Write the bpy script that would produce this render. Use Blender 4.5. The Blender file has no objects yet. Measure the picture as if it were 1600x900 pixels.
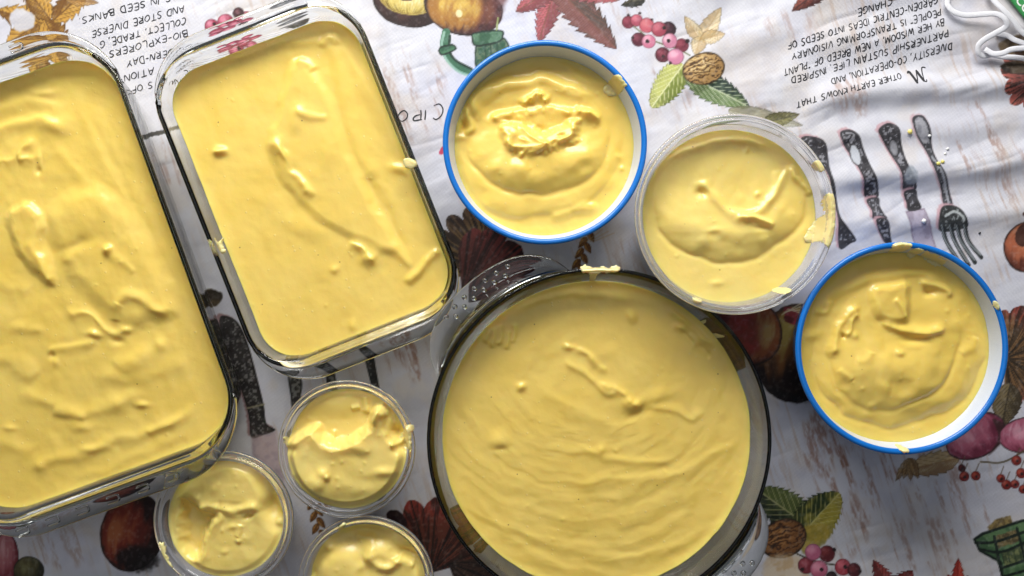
import bpy, math, random
import numpy as np

# ------------------------------------------------------------------ camera, light, exposure
scene = bpy.context.scene
CAM_H = 0.666                 # lens height above the cloth
K = 1.24 / 1600.0             # metres per photo pixel, per metre of depth
cam_data = bpy.data.cameras.new('camera')
cam_data.sensor_width = 36.0
cam_data.lens = 18.0 / 0.62
cam_data.clip_start = 0.02
cam_data.clip_end = 20.0
cam = bpy.data.objects.new('camera', cam_data)
scene.collection.objects.link(cam)
cam.location = (0, 0, CAM_H)
scene.camera = cam

world = bpy.data.worlds.new('World')
scene.world = world
world.use_nodes = True
bg = world.node_tree.nodes['Background']
bg.inputs['Color'].default_value = (0.82, 0.88, 1.0, 1)
bg.inputs['Strength'].default_value = 0.07

def area(name, loc, target, sx, sy, watts, color):
    d = bpy.data.lights.new(name, 'AREA')
    d.shape = 'RECTANGLE'; d.size = sx; d.size_y = sy
    d.energy = watts; d.color = color
    o = bpy.data.objects.new(name, d)
    scene.collection.objects.link(o)
    o.location = loc
    v = np.array(target, float) - np.array(loc, float)
    from mathutils import Vector
    o.rotation_euler = Vector(v).to_track_quat('-Z', 'Y').to_euler()
    return o
area('window_light', (-0.10, 0.92, 0.58), (0.0, 0.0, 0.0), 1.05, 0.48, 21.5, (1.0, 0.985, 0.955))
area('ceiling_bounce_fill', (0.0, 0.2, 2.3), (0.0, 0.0, 0.0), 2.2, 2.2, 7.5, (0.95, 0.97, 1.0))  # added fill lamp, standing in for bounce off the unseen ceiling

scene.view_settings.view_transform = 'Standard'
scene.view_settings.look = 'None'
scene.view_settings.exposure = 0.0
scene.view_settings.gamma = 1.0
scene.render.engine = 'CYCLES'
scene.cycles.max_bounces = 14
scene.cycles.transmission_bounces = 12
scene.cycles.glossy_bounces = 6
scene.cycles.diffuse_bounces = 4
scene.cycles.caustics_reflective = True
scene.cycles.caustics_refractive = True
scene.cycles.blur_glossy = 0.4
scene.cycles.sample_clamp_indirect = 6.0
scene.cycles.use_denoising = True

rng = np.random.default_rng(7)
random.seed(7)

# ------------------------------------------------------------------ small helpers
def W(px, py, z=0.0):
    d = K * (CAM_H - z)
    return ((px - 800.0) * d, -(py - 450.0) * d, z)
def L(px, z=0.0):
    return px * K * (CAM_H - z)
def sst(a, b, x):
    t = np.clip((x - a) / (b - a), 0, 1)
    return t * t * (3 - 2 * t)
def lin(c):
    c = np.asarray(c, float) / 255.0
    return np.where(c <= 0.04045, c / 12.92, ((c + 0.055) / 1.055) ** 2.4)
def _hash(ix, iy, seed):
    h = (ix.astype(np.int64) * 374761393 + iy.astype(np.int64) * 668265263 + seed * 1442695041) & 0x7fffffff
    h = ((h ^ (h >> 13)) * 1274126177) & 0x7fffffff
    return ((h ^ (h >> 16)) & 0xffff) / 65535.0
def vnoise(x, y, seed=0):
    x = np.asarray(x, float); y = np.asarray(y, float)
    ix = np.floor(x); iy = np.floor(y)
    fx = x - ix; fy = y - iy
    fx = fx * fx * fx * (fx * (fx * 6 - 15) + 10); fy = fy * fy * fy * (fy * (fy * 6 - 15) + 10)
    a = _hash(ix, iy, seed); b = _hash(ix + 1, iy, seed)
    c = _hash(ix, iy + 1, seed); d = _hash(ix + 1, iy + 1, seed)
    return (a + (b - a) * fx) * (1 - fy) + (c + (d - c) * fx) * fy
def fbm(x, y, seed=0, octv=3):
    s = 0; a = 0.5; t = 0
    for i in range(octv):
        s = s + a * vnoise(x * 2 ** i + 17.3 * i, y * 2 ** i - 9.1 * i, seed + i); t += a; a *= 0.5
    return s / t
def smooth_line(pts, n=8):
    p = np.asarray(pts, float)
    if len(p) < 3: return p
    q = np.vstack([2 * p[0] - p[1], p, 2 * p[-1] - p[-2]])
    out = []
    for i in range(1, len(q) - 2):
        for k in range(n):
            t = k / n
            out.append(0.5 * (2 * q[i] + (q[i + 1] - q[i - 1]) * t + (2 * q[i - 1] - 5 * q[i] + 4 * q[i + 1] - q[i + 2]) * t * t
                              + (3 * q[i] - q[i - 1] - 3 * q[i + 1] + q[i + 2]) * t ** 3))
    out.append(p[-1])
    return np.array(out)
def closed_smooth(pts, n=6):
    p = np.asarray(pts, float); m = len(p); out = []
    for i in range(m):
        a, b, c, d = p[i - 1], p[i], p[(i + 1) % m], p[(i + 2) % m]
        for k in range(n):
            t = k / n
            out.append(0.5 * (2 * b + (c - a) * t + (2 * a - 5 * b + 4 * c - d) * t * t + (3 * b - a - 3 * c + d) * t ** 3))
    return np.array(out)
def line_dist(poly, X, Y):
    """unsigned distance, side sign, parameter along the line"""
    best = np.full(X.shape, 1e18); side = np.ones(X.shape); par = np.zeros(X.shape)
    seg = np.sqrt(((poly[1:] - poly[:-1]) ** 2).sum(1)); cum = np.concatenate([[0], np.cumsum(seg)]); tot = max(cum[-1], 1e-9)
    for i in range(len(poly) - 1):
        ax, ay = poly[i]; dx, dy = poly[i + 1] - poly[i]
        l2 = dx * dx + dy * dy + 1e-12
        t = np.clip(((X - ax) * dx + (Y - ay) * dy) / l2, 0, 1)
        ex = X - ax - t * dx; ey = Y - ay - t * dy
        d2 = ex * ex + ey * ey
        m = d2 < best
        best = np.where(m, d2, best)
        side = np.where(m, np.sign(dx * ey - dy * ex), side)
        par = np.where(m, (cum[i] + t * seg[i]) / tot, par)
    return np.sqrt(best), side, par
def poly_sdf(poly, X, Y):
    """negative inside"""
    p = np.vstack([poly, poly[:1]])
    d, _, _ = line_dist(p, X, Y)
    ins = np.zeros(X.shape, bool)
    for i in range(len(p) - 1):
        (x1, y1), (x2, y2) = p[i], p[i + 1]
        if y1 == y2: continue
        c = (y1 > Y) != (y2 > Y)
        ins ^= c & (X < (x2 - x1) * (Y - y1) / (y2 - y1) + x1)
    return np.where(ins, -d, d)

def mesh_np(name, V, quads=None, tris=None, smooth=True):
    me = bpy.data.meshes.new(name)
    V = np.asarray(V, np.float32)
    q = np.asarray(quads if quads is not None else np.zeros((0, 4)), np.int32).reshape(-1, 4)
    t = np.asarray(tris if tris is not None else np.zeros((0, 3)), np.int32).reshape(-1, 3)
    me.vertices.add(len(V)); me.vertices.foreach_set('co', V.ravel())
    me.loops.add(q.size + t.size)
    me.loops.foreach_set('vertex_index', np.concatenate([q.ravel(), t.ravel()]))
    me.polygons.add(len(q) + len(t))
    st = np.concatenate([np.arange(len(q)) * 4, q.size + np.arange(len(t)) * 3]).astype(np.int32)
    me.polygons.foreach_set('loop_start', st)
    me.polygons.foreach_set('use_smooth', np.full(len(q) + len(t), smooth))
    me.update(calc_edges=True); me.validate()
    return me
def link(name, me, mat, parent=None):
    o = bpy.data.objects.new(name, me)
    scene.collection.objects.link(o)
    if mat is not None: me.materials.append(mat)
    if parent is not None: o.parent = parent
    return o
def tag(o, label, cat, group=None, kind=None):
    o['label'] = label; o['category'] = cat
    if group: o['group'] = group
    if kind: o['kind'] = kind
    return o
def thing(name, label, cat, loc, group=None, rz=0.0):
    o = bpy.data.objects.new(name, None)
    o.empty_display_size = 0.02
    scene.collection.objects.link(o)
    o.location = loc; o.rotation_euler = (0, 0, rz)
    return tag(o, label, cat, group)

def loft(loops, cap=(True, True), closed=True):
    """loops: list of (n,3) arrays; caps as fans"""
    n = len(loops[0]); V = np.vstack(loops); m = len(loops)
    i = np.arange(n); j = (i + 1) % n
    if not closed: i = i[:-1]; j = j[:-1]
    Q = []
    for k in range(m - 1):
        Q.append(np.stack([k * n + i, k * n + j, (k + 1) * n + j, (k + 1) * n + i], 1))
    T = []; extra = []
    if cap[0]:
        c = len(V); extra.append(loops[0].mean(0)); T.append(np.stack([i * 0 + c, j, i], 1))
    if cap[1]:
        c = len(V) + len(extra); extra.append(loops[-1].mean(0)); T.append(np.stack([i * 0 + c, (m - 1) * n + i, (m - 1) * n + j], 1))
    if extra: V = np.vstack([V, np.array(extra)])
    Q = np.vstack(Q); T = np.vstack(T) if T else None
    # outward facing whatever the drawing direction: signed volume
    vol = (V[Q[:, 0]] * np.cross(V[Q[:, 1]], V[Q[:, 2]])).sum() + (V[Q[:, 0]] * np.cross(V[Q[:, 2]], V[Q[:, 3]])).sum()
    if T is not None: vol += (V[T[:, 0]] * np.cross(V[T[:, 1]], V[T[:, 2]])).sum()
    if vol < 0 and cap[0] and cap[1]:
        Q = Q[:, ::-1]; T = T[:, ::-1]
    return V, Q, T
def ring(r, z, n):
    a = np.arange(n) * 2 * math.pi / n
    return np.stack([r * np.cos(a), r * np.sin(a), np.full(n, z)], 1)
def rrect(a, b, r, z, nc=14, ns=10):
    """rounded rectangle loop, counter-clockwise, same count for any size"""
    r = max(r, 0.002); pts = []
    cs = [(a - r, b - r, 0), (-(a - r), b - r, 90), (-(a - r), -(b - r), 180), (a - r, -(b - r), 270)]
    for k in range(4):
        cx, cy, s = cs[k]
        for q in range(nc + 1):
            t = math.radians(s + 90 * q / nc)
            pts.append((cx + r * math.cos(t), cy + r * math.sin(t)))
        nx, ny, s2 = cs[(k + 1) % 4]
        t2 = math.radians(s2)
        e = (nx + r * math.cos(t2), ny + r * math.sin(t2)); f = pts[-1]
        for q in range(1, ns):
            pts.append((f[0] + (e[0] - f[0]) * q / ns, f[1] + (e[1] - f[1]) * q / ns))
    p = np.array(pts)
    return np.column_stack([p, np.full(len(p), z)])

# ------------------------------------------------------------------ materials
def new_mat(name):
    m = bpy.data.materials.new(name); m.use_nodes = True
    nt = m.node_tree
    return m, nt, nt.nodes['Principled BSDF']
def setp(b, **kw):
    for k, v in kw.items():
        k = k.replace('_', ' ')
        if k in b.inputs: b.inputs[k].default_value = v
def nd(nt, t, **kw):
    n = nt.nodes.new(t)
    for k, v in kw.items(): setattr(n, k, v)
    return n

def mat_glass(name, col, dens, rough=0.0, ior=1.47):
    m, nt, b = new_mat(name)
    setp(b, Base_Color=(*col, 1), Roughness=rough, IOR=ior, Transmission_Weight=1.0)
    va = nd(nt, 'ShaderNodeVolumeAbsorption'); va.inputs['Color'].default_value = (0.50, 0.60, 0.55, 1); va.inputs['Density'].default_value = dens
    nt.links.new(va.outputs['Volume'], nt.nodes['Material Output'].inputs['Volume'])
    return m
M_GLASS = mat_glass('clear_oven_glass', (0.985, 0.995, 0.99), 13.0)
M_SMOKE = mat_glass('greyish_oven_glass', (0.95, 0.965, 0.965), 13.0)

def mat_plastic_clear(name, milk, rough):
    m, nt, b = new_mat(name)
    setp(b, Base_Color=(0.97, 0.97, 0.985, 1), Roughness=rough, IOR=1.45, Transmission_Weight=1.0 - milk)
    nz = nd(nt, 'ShaderNodeTexNoise'); nz.inputs['Scale'].default_value = 160
    bp = nd(nt, 'ShaderNodeBump'); bp.inputs['Strength'].default_value = 0.015; bp.inputs['Distance'].default_value = 0.001
    nt.links.new(nz.outputs['Fac'], bp.inputs['Height']); nt.links.new(bp.outputs['Normal'], b.inputs['Normal'])
    return m
M_CUP = mat_plastic_clear('clear_cup_plastic', 0.07, 0.03)
M_TUB = mat_plastic_clear('milky_tub_plastic', 0.16, 0.07)

def mat_solid(name, col, rough=0.3, coat=0.0, bump=0.0, scale=200):
    m, nt, b = new_mat(name)
    setp(b, Base_Color=(*col, 1), Roughness=rough, Coat_Weight=coat, Coat_Roughness=0.08)
    nz = nd(nt, 'ShaderNodeTexNoise'); nz.inputs['Scale'].default_value = scale; nz.inputs['Detail'].default_value = 4
    cr = nd(nt, 'ShaderNodeValToRGB')
    c = np.array(col)
    cr.color_ramp.elements[0].position = 0.3; cr.color_ramp.elements[1].position = 0.7
    cr.color_ramp.elements[0].color = (*(c * 0.93), 1); cr.color_ramp.elements[1].color = (*np.minimum(c * 1.05, 1), 1)
    nt.links.new(nz.outputs['Fac'], cr.inputs['Fac']); nt.links.new(cr.outputs['Color'], b.inputs['Base Color'])
    if bump:
        bp = nd(nt, 'ShaderNodeBump'); bp.inputs['Strength'].default_value = bump; bp.inputs['Distance'].default_value = 0.0006
        nt.links.new(nz.outputs['Fac'], bp.inputs['Height']); nt.links.new(bp.outputs['Normal'], b.inputs['Normal'])
    return m
M_BLUE = mat_solid('blue_plastic', (0.007, 0.175, 0.62), 0.25, 0.2, 0.02)
M_WHITE = mat_solid('white_plastic', (0.64, 0.71, 0.85), 0.25, 0.2, 0.02)
M_CORD = mat_solid('white_woven_elastic', (0.80, 0.80, 0.84), 0.8, 0.0, 0.6, 900)
M_GREEN = mat_solid('green_printed_card', (0.05, 0.30, 0.09), 0.4)
M_TAGINK = mat_solid('white_ink', (0.85, 0.85, 0.82), 0.5)
M_INK = mat_solid('black_ink', (0.018, 0.018, 0.022), 0.55)

def mat_custard(name, base, thin=False):
    m, nt, b = new_mat(name)
    setp(b, Roughness=0.30, Subsurface_Weight=0.55 if not thin else 0.5, Subsurface_Scale=0.0065, Specular_IOR_Level=0.42,
         Coat_Weight=0.22, Coat_Roughness=0.13)
    b.inputs['Subsurface Radius'].default_value = (1.0, 0.62, 0.18)
    tc = nd(nt, 'ShaderNodeTexCoord')
    # cloudy base colour
    n1 = nd(nt, 'ShaderNodeTexNoise'); n1.inputs['Scale'].default_value = 28; n1.inputs['Detail'].default_value = 5
    nt.links.new(tc.outputs['Object'], n1.inputs['Vector'])
    cr = nd(nt, 'ShaderNodeValToRGB')
    c = np.array(base)
    cr.color_ramp.elements[0].position = 0.32; cr.color_ramp.elements[1].position = 0.68
    cr.color_ramp.elements[0].color = (*(c * np.array([0.97, 0.95, 0.86])), 1)
    cr.color_ramp.elements[1].color = (*np.minimum(c * np.array([1.02, 1.03, 1.12]), 1), 1)
    nt.links.new(n1.outputs['Fac'], cr.inputs['Fac'])
    # sparse brown zest specks and pale unmixed grains
    def specks(scale, size, keep):
        v = nd(nt, 'ShaderNodeTexVoronoi'); v.inputs['Scale'].default_value = scale
        nt.links.new(tc.outputs['Object'], v.inputs['Vector'])
        a = nd(nt, 'ShaderNodeMapRange'); a.inputs['From Min'].default_value = size; a.inputs['From Max'].default_value = size * 0.5
        nt.links.new(v.outputs['Distance'], a.inputs['Value'])
        s = nd(nt, 'ShaderNodeSeparateColor'); nt.links.new(v.outputs['Color'], s.inputs['Color'])
        g = nd(nt, 'ShaderNodeMath', operation='GREATER_THAN'); g.inputs[1].default_value = keep
        nt.links.new(s.outputs['Red'], g.inputs[0])
        p = nd(nt, 'ShaderNodeMath', operation='MULTIPLY'); nt.links.new(a.outputs['Result'], p.inputs[0]); nt.links.new(g.outputs[0], p.inputs[1])
        return p
    dark = specks(150, 0.11, 0.93)
    pale = specks(210, 0.22, 0.86)
    mx = nd(nt, 'ShaderNodeMix', data_type='RGBA'); mx.inputs['B'].default_value = (0.22, 0.10, 0.03, 1)
    nt.links.new(cr.outputs['Color'], mx.inputs['A'])
    f = nd(nt, 'ShaderNodeMath', operation='MULTIPLY'); f.inputs[1].default_value = 0.75
    nt.links.new(dark.outputs[0], f.inputs[0]); nt.links.new(f.outputs[0], mx.inputs['Factor'])
    mx2 = nd(nt, 'ShaderNodeMix', data_type='RGBA'); mx2.inputs['B'].default_value = (0.86, 0.72, 0.36, 1)
    f2 = nd(nt, 'ShaderNodeMath', operation='MULTIPLY'); f2.inputs[1].default_value = 0.35
    nt.links.new(pale.outputs[0], f2.inputs[0]); nt.links.new(f2.outputs[0], mx2.inputs['Factor'])
    nt.links.new(mx.outputs['Result'], mx2.inputs['A']); nt.links.new(mx2.outputs['Result'], b.inputs['Base Color'])
    # relief: fine grain plus little bumps where the pale grains are
    n2 = nd(nt, 'ShaderNodeTexNoise'); n2.inputs['Scale'].default_value = 190; n2.inputs['Detail'].default_value = 3
    nt.links.new(tc.outputs['Object'], n2.inputs['Vector'])
    ad = nd(nt, 'ShaderNodeMath', operation='MULTIPLY_ADD'); ad.inputs[1].default_value = 0.9
    nt.links.new(pale.outputs[0], ad.inputs[0]); nt.links.new(n2.outputs['Fac'], ad.inputs[2])
    bp = nd(nt, 'ShaderNodeBump'); bp.inputs['Strength'].default_value = 0.22; bp.inputs['Distance'].default_value = 0.0008
    nt.links.new(ad.outputs[0], bp.inputs['Height']); nt.links.new(bp.outputs['Normal'], b.inputs['Normal'])
    return m
M_CUSTARD = mat_custard('yellow_custard', (0.885, 0.650, 0.148))
M_CUSTARD_PALE = mat_custard('pale_custard', (0.92, 0.715, 0.21))
M_SMEAR = mat_custard('dried_custard_smear', (0.86, 0.73, 0.34), True)

def mat_cloth():
    m, nt, b = new_mat('printed_cotton')
    setp(b, Roughness=0.62, Specular_IOR_Level=0.35)
    at = nd(nt, 'ShaderNodeAttribute', attribute_name='print')
    tc = nd(nt, 'ShaderNodeTexCoord')
    # woven threads: two crossed waves, broken by noise
    w1 = nd(nt, 'ShaderNodeTexWave', wave_type='BANDS', bands_direction='X'); w1.inputs['Scale'].default_value = 330; w1.inputs['Distortion'].default_value = 1.5
    w2 = nd(nt, 'ShaderNodeTexWave', wave_type='BANDS', bands_direction='Y'); w2.inputs['Scale'].default_value = 330; w2.inputs['Distortion'].default_value = 1.5
    mp = nd(nt, 'ShaderNodeMapping'); mp.inputs['Rotation'].default_value = (0, 0, math.radians(-17))
    nt.links.new(tc.outputs['Object'], mp.inputs['Vector'])
    for w in (w1, w2): nt.links.new(mp.outputs['Vector'], w.inputs['Vector'])
    ad = nd(nt, 'ShaderNodeMath', operation='ADD'); nt.links.new(w1.outputs['Fac'], ad.inputs[0]); nt.links.new(w2.outputs['Fac'], ad.inputs[1])
    nz = nd(nt, 'ShaderNodeTexNoise'); nz.inputs['Scale'].default_value = 60; nz.inputs['Detail'].default_value = 6
    nt.links.new(tc.outputs['Object'], nz.inputs['Vector'])
    a2 = nd(nt, 'ShaderNodeMath', operation='MULTIPLY_ADD'); a2.inputs[1].default_value = 2.2
    nt.links.new(nz.outputs['Fac'], a2.inputs[0]); nt.links.new(ad.outputs[0], a2.inputs[2])
    bp = nd(nt, 'ShaderNodeBump'); bp.inputs['Strength'].default_value = 0.30; bp.inputs['Distance'].default_value = 0.0006
    nt.links.new(a2.outputs[0], bp.inputs['Height']); nt.links.new(bp.outputs['Normal'], b.inputs['Normal'])
    mr = nd(nt, 'ShaderNodeMapRange'); mr.inputs['To Min'].default_value = 0.93; mr.inputs['To Max'].default_value = 1.03
    nt.links.new(nz.outputs['Fac'], mr.inputs['Value'])
    mu = nd(nt, 'ShaderNodeMix', data_type='RGBA', blend_type='MULTIPLY'); mu.inputs['Factor'].default_value = 1.0
    nt.links.new(at.outputs['Color'], mu.inputs['A']); nt.links.new(mr.outputs['Result'], mu.inputs['B'])
    nt.links.new(mu.outputs['Result'], b.inputs['Base Color'])
    return m
M_CLOTH = mat_cloth()

# ------------------------------------------------------------------ the tablecloth: folds
def cloth_h(px, py):
    """height of the cloth in metres, from table-plane pixel coordinates"""
    px = np.asarray(px, float); py = np.asarray(py, float)
    h = 0.0009 * (fbm(px / 150, py / 120, 5) - 1.0)
    w_ = px * 0.35 + py; v_ = px - 0.35 * py
    h = h + 0.0011 * (fbm(v_ / 85, w_ / 34, 15, 3) - 0.8)
    # short soft puckers that start and fade, lying roughly along one direction
    pk = sst(0.52, 0.70, fbm(v_ / 120, w_ / 70, 19, 2))
    h = h + 0.0006 * pk * (np.abs(2 * vnoise(v_ / 160, w_ / 17.0 + 1.6 * fbm(px / 90, py / 90, 23, 2), 27) - 1) - 1.0)
    m = sst(1235, 1330, px + 0.25 * (200 - py)) * sst(430, 330, py)
    m2 = sst(1020, 1120, px) * sst(230, 150, py + 0.2 * (px - 1050)) * (1 - m)
    v = py + 0.10 * (px - 1400) + 14 * (fbm(px / 170, py / 150, 9) - 0.5) * 2
    f = 0
    for c, w1, w2, a in ((150, 26, 22, 0.0034), (210, 24, 20, 0.0017), (268, 28, 20, 0.0032), (345, 30, 26, 0.0022), (60, 40, 34, 0.0022), (-10, 30, 30, 0.0025)):
        d = v - c
        f = f + a * np.exp(-(d / np.where(d < 0, w1, w2)) ** 2)
    h = h + 2.0 * m * f + 0.0012 * m2 * np.sin((py + 0.5 * px) / 17.0 + 3 * fbm(px / 130, py / 130, 3))
    # small puckers at the lower right
    m3 = sst(1215, 1330, px) * sst(740, 800, py)
    h = h + m3 * 0.0011 * np.sin((py * 0.8 - px * 0.35) / 26.0 + 4 * fbm(px / 140, py / 140, 13))
    return h

# ------------------------------------------------------------------ the tablecloth: printed pattern (colour per vertex of a fine mesh)
STEP = 1.6
GX0, GY0, GX1, GY1 = -64.0, -64.0, 1664.0, 964.0
NX = int((GX1 - GX0) / STEP) + 1; NY = int((GY1 - GY0) / STEP) + 1
PX, PY = np.meshgrid(GX0 + STEP * np.arange(NX), GY0 + STEP * np.arange(NY))
INK = np.zeros((NY, NX, 3))

def win(xa, ya, xb, yb):
    i0 = max(0, int((ya - GY0) / STEP) - 1); i1 = min(NY, int((yb - GY0) / STEP) + 2)
    j0 = max(0, int((xa - GX0) / STEP) - 1); j1 = min(NX, int((xb - GX0) / STEP) + 2)
    if i1 <= i0 or j1 <= j0: return None
    s = (slice(i0, i1), slice(j0, j1))
    return s, PX[s], PY[s]
def blend(s, col, alpha):
    INK[s] = INK[s] * (1 - alpha[..., None]) + np.asarray(col, float) * alpha[..., None]
def cmix(a, b, t):
    return np.asarray(a, float) * (1 - t[..., None]) + np.asarray(b, float) * t[..., None]

def paint_ground():
    base = np.array([214, 214, 222.0])
    INK[:] = base
    n = fbm(PX / 90, PY / 70, 21, 4)
    blend((slice(None), slice(None)), (206, 205, 220), sst(0.45, 0.75, n) * 0.45)
    n = fbm(PX / 46, PY / 60, 23, 4)
    blend((slice(None), slice(None)), (214, 200, 186), sst(0.55, 0.75, n) * 0.35)
    n = fbm(PX / 24, PY / 30, 25, 4)
    blend((slice(None), slice(None)), (190, 190, 204), sst(0.50, 0.72, n) * 0.35)
    n = fbm(PX / 130 + 7, PY / 90, 27, 3)
    blend((slice(None), slice(None)), (205, 190, 176), sst(0.52, 0.72, n) * 0.40 * (0.4 + 0.6 * fbm(PX / 8, PY / 10, 28, 2)))
    # dry brush strokes run along the cloth's own grain
    a = PX * 0.31 + PY * 0.95; b = PX * 0.95 - PY * 0.31
    st = fbm(a / 60, b / 5.0, 31, 3); pat = fbm(PX / 110, PY / 100, 33, 3)
    blend((slice(None), slice(None)), (186, 158, 138), sst(0.56, 0.80, st) * sst(0.46, 0.66, pat) * 0.42)
def streaks(cx, cy, rx, ry, col, al, seed, thr=0.5, wid=6.0, lng=55.0):
    w = win(cx - rx, cy - ry, cx + rx, cy + ry)
    if w is None: return
    s, X, Y = w
    a = X * 0.31 + Y * 0.95; b = X * 0.95 - Y * 0.31
    m = 1 - sst(0.45, 1.0, ((X - cx) / rx) ** 2 + ((Y - cy) / ry) ** 2 + 0.5 * (fbm(X / 30, Y / 30, seed + 3) - 0.5))
    st = fbm(a / lng, b / wid, seed, 3); br = fbm(a / 9, b / 3, seed + 9, 2)
    blend(s, col, m * sst(thr, thr + 0.24, st) * sst(0.15, 0.75, br) * al)
def fillp(pts, col, alpha=1.0, soft=1.0, smooth=True, rough=0.0, col2=None, nz=14.0, seed=1, edge=None):
    p = closed_smooth(pts) if smooth else np.asarray(pts, float)
    w = win(p[:, 0].min() - 6, p[:, 1].min() - 6, p[:, 0].max() + 6, p[:, 1].max() + 6)
    if w is None: return
    s, X, Y = w
    d = poly_sdf(p, X, Y)
    if rough: d = d + rough * (fbm(X / 5, Y / 5, seed) - 0.5) * 2
    c = np.asarray(col, float)
    c = cmix(col, col2, sst(0.35, 0.65, fbm(X / nz, Y / nz, seed + 2))) if col2 is not None else np.broadcast_to(c, X.shape + (3,))
    if edge is not None:
        e = sst(-edge[1] - 1.2, -edge[1] + 0.6, d)
        c = cmix(c, edge[0], e) if False else c * (1 - e[..., None]) + np.asarray(edge[0], float) * e[..., None]
    blend(s, c, alpha * (1 - sst(-soft, soft, d)))
def stroke(pts, col, width, alpha=1.0, rough=0.0, seed=1):
    p = smooth_line(pts)
    w = win(p[:, 0].min() - 8 - width, p[:, 1].min() - 8 - width, p[:, 0].max() + 8 + width, p[:, 1].max() + 8 + width)
    if w is None: return
    s, X, Y = w
    d, _, t = line_dist(p, X, Y)
    if rough: d = d + rough * (fbm(X / 4, Y / 4, seed) - 0.5) * 2
    blend(s, col, alpha * (1 - sst(width / 2 - 0.7, width / 2 + 0.7, d)))
def leaf(base, tip, width, dark, light, vein, serr=0.10, freq=13, nv=8, alpha=1.0, seed=1, lean=0.5, pw=0.8, split=0.4):
    bx, by = base; tx, ty = tip
    Ln = math.hypot(tx - bx, ty - by); ux, uy = (tx - bx) / Ln, (ty - by) / Ln
    w = win(min(bx, tx) - width, min(by, ty) - width, max(bx, tx) + width, max(by, ty) + width)
    if w is None: return
    s, X, Y = w
    a = ((X - bx) * ux + (Y - by) * uy) / Ln; t = ((X - bx) * -uy + (Y - by) * ux) / width
    a2 = np.clip(a, 0.0001, 0.9999)
    prof = np.sin(math.pi * a2 ** 0.72) ** pw
    prof = prof * (1 - serr + serr * 2 * (1 - np.mod(a2 * freq + 0.35 * np.abs(t), 1)))
    d = (np.abs(t) - prof * 0.92) * width
    d = np.where((a < 0) | (a > 1), 9, d)
    n = fbm(a * 6, t * 3, seed)
    shade = sst(0.30, 0.70, n * 0.6 + split * (0.5 + 0.5 * np.sign(t)) + 0.2 * (1 - np.abs(t)))
    c = cmix(dark, light, shade)
    f = np.mod((a - lean * np.abs(t)) * nv + 0.1 * (n - 0.5), 1)
    fine = 0.5 + 0.5 * np.sin((a - lean * np.abs(t)) * nv * 6.28 * 3)
    c = c * (1 - 0.22 * (fine * sst(0.3, 0.7, n))[..., None])
    v = (1 - sst(0.05, 0.14, np.minimum(f, 1 - f))) * sst(0, 0.1, a)
    v = np.maximum(v * 0.8, 1 - sst(0.6, 1.8, np.abs(t) * width))
    c = c * (1 - v[..., None] * 0.75) + np.asarray(vein, float) * v[..., None] * 0.75
    e = sst(-2.2, -0.3, d)
    c = c * (1 - 0.35 * e[..., None])
    blend(s, c, alpha * (1 - sst(-0.9, 0.9, d)))
def fan(c0, R0, a0, a1, edgecol, mid, dark, lobes=6, seed=1, alpha=1.0, depth=0.13):
    cx, cy = c0
    w = win(cx - R0 * 1.2, cy - R0 * 1.2, cx + R0 * 1.2, cy + R0 * 1.2)
    if w is None: return
    s, X, Y = w
    r = np.hypot(X - cx, Y - cy); a = np.degrees(np.arctan2(Y - cy, X - cx))
    am = (a0 + a1) / 2; da = (a - am + 180) % 360 - 180; half = (a1 - a0) / 2
    t = da / half
    Rr = R0 * (1 - depth + depth * np.abs(np.sin((t + 1) * lobes * math.pi / 2)) ** 0.6) * (1 - 0.35 * np.abs(t) ** 4) + 4 * (fbm(X / 9, Y / 9, seed) - 0.5)
    d = np.maximum(r - Rr, (np.abs(da) - half) * math.pi / 180 * r)
    q = r / R0
    hair = fbm(da / 2.1 + 50, q * 3.0, seed + 4, 3)
    c = cmix(mid, edgecol, sst(0.45, 0.95, q + 0.5 * (hair - 0.5)))
    c = c * (1 - sst(0.42, 0.62, hair)[..., None] * 0.75) + np.asarray(dark, float) * (sst(0.42, 0.62, hair)[..., None] * 0.75)
    f = np.mod((t + 1) * lobes / 2, 1); v = 1 - sst(0.02, 0.06, np.abs(f - 0.5) * q)
    c = c * (1 - v[..., None] * 0.7) + np.asarray(dark, float) * 0.6 * v[..., None] * 0.7
    blend(s, c, alpha * (1 - sst(-1, 1, d)))
def fruit(cx, cy, rx, ry, ang, dark, mid, light, seed=1, bands=7, hx=-0.25, hy=-0.3, alpha=1.0, rim=(30, 22, 20), pole=0.0):
    R = max(rx, ry) + 4
    w = win(cx - R, cy - R, cx + R, cy + R)
    if w is None: return
    s, X, Y = w
    ca, sa = math.cos(math.radians(ang)), math.sin(math.radians(ang))
    u = ((X - cx) * ca + (Y - cy) * sa) / rx; v = (-(X - cx) * sa + (Y - cy) * ca) / ry
    q = np.hypot(u, v) + 0.05 * (fbm(X / 12, Y / 12, seed) - 0.5)
    lon = u / np.sqrt(np.clip(1 - (v * 0.96) ** 2, 0.03, 1))
    hair = fbm(lon * bands + 30, v * 1.6, seed + 3, 3)
    g = np.clip(1 - np.hypot(u - hx, v - hy) * 0.85, 0, 1)
    c = cmix(dark, mid, sst(0.05, 0.5, g + 0.55 * (hair - 0.5)))
    c = cmix(c, np.broadcast_to(np.asarray(light, float), c.shape), sst(0.5, 0.95, g + 0.7 * (hair - 0.5)) * 0.9) if False else \
        c + (np.asarray(light, float) - c) * (sst(0.5, 0.95, g + 0.7 * (hair - 0.5)) * 0.9)[..., None]
    e = sst(0.90, 0.99, q + 0.08 * (fbm(X / 9, Y / 9, seed + 8) - 0.5))
    c = c * (1 - e[..., None] * 0.8) + np.asarray(rim, float) * e[..., None] * 0.8
    blend(s, c, alpha * (1 - sst(1 - 1.0 / R * 1.2, 1 + 1.0 / R * 1.2, q)))
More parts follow.
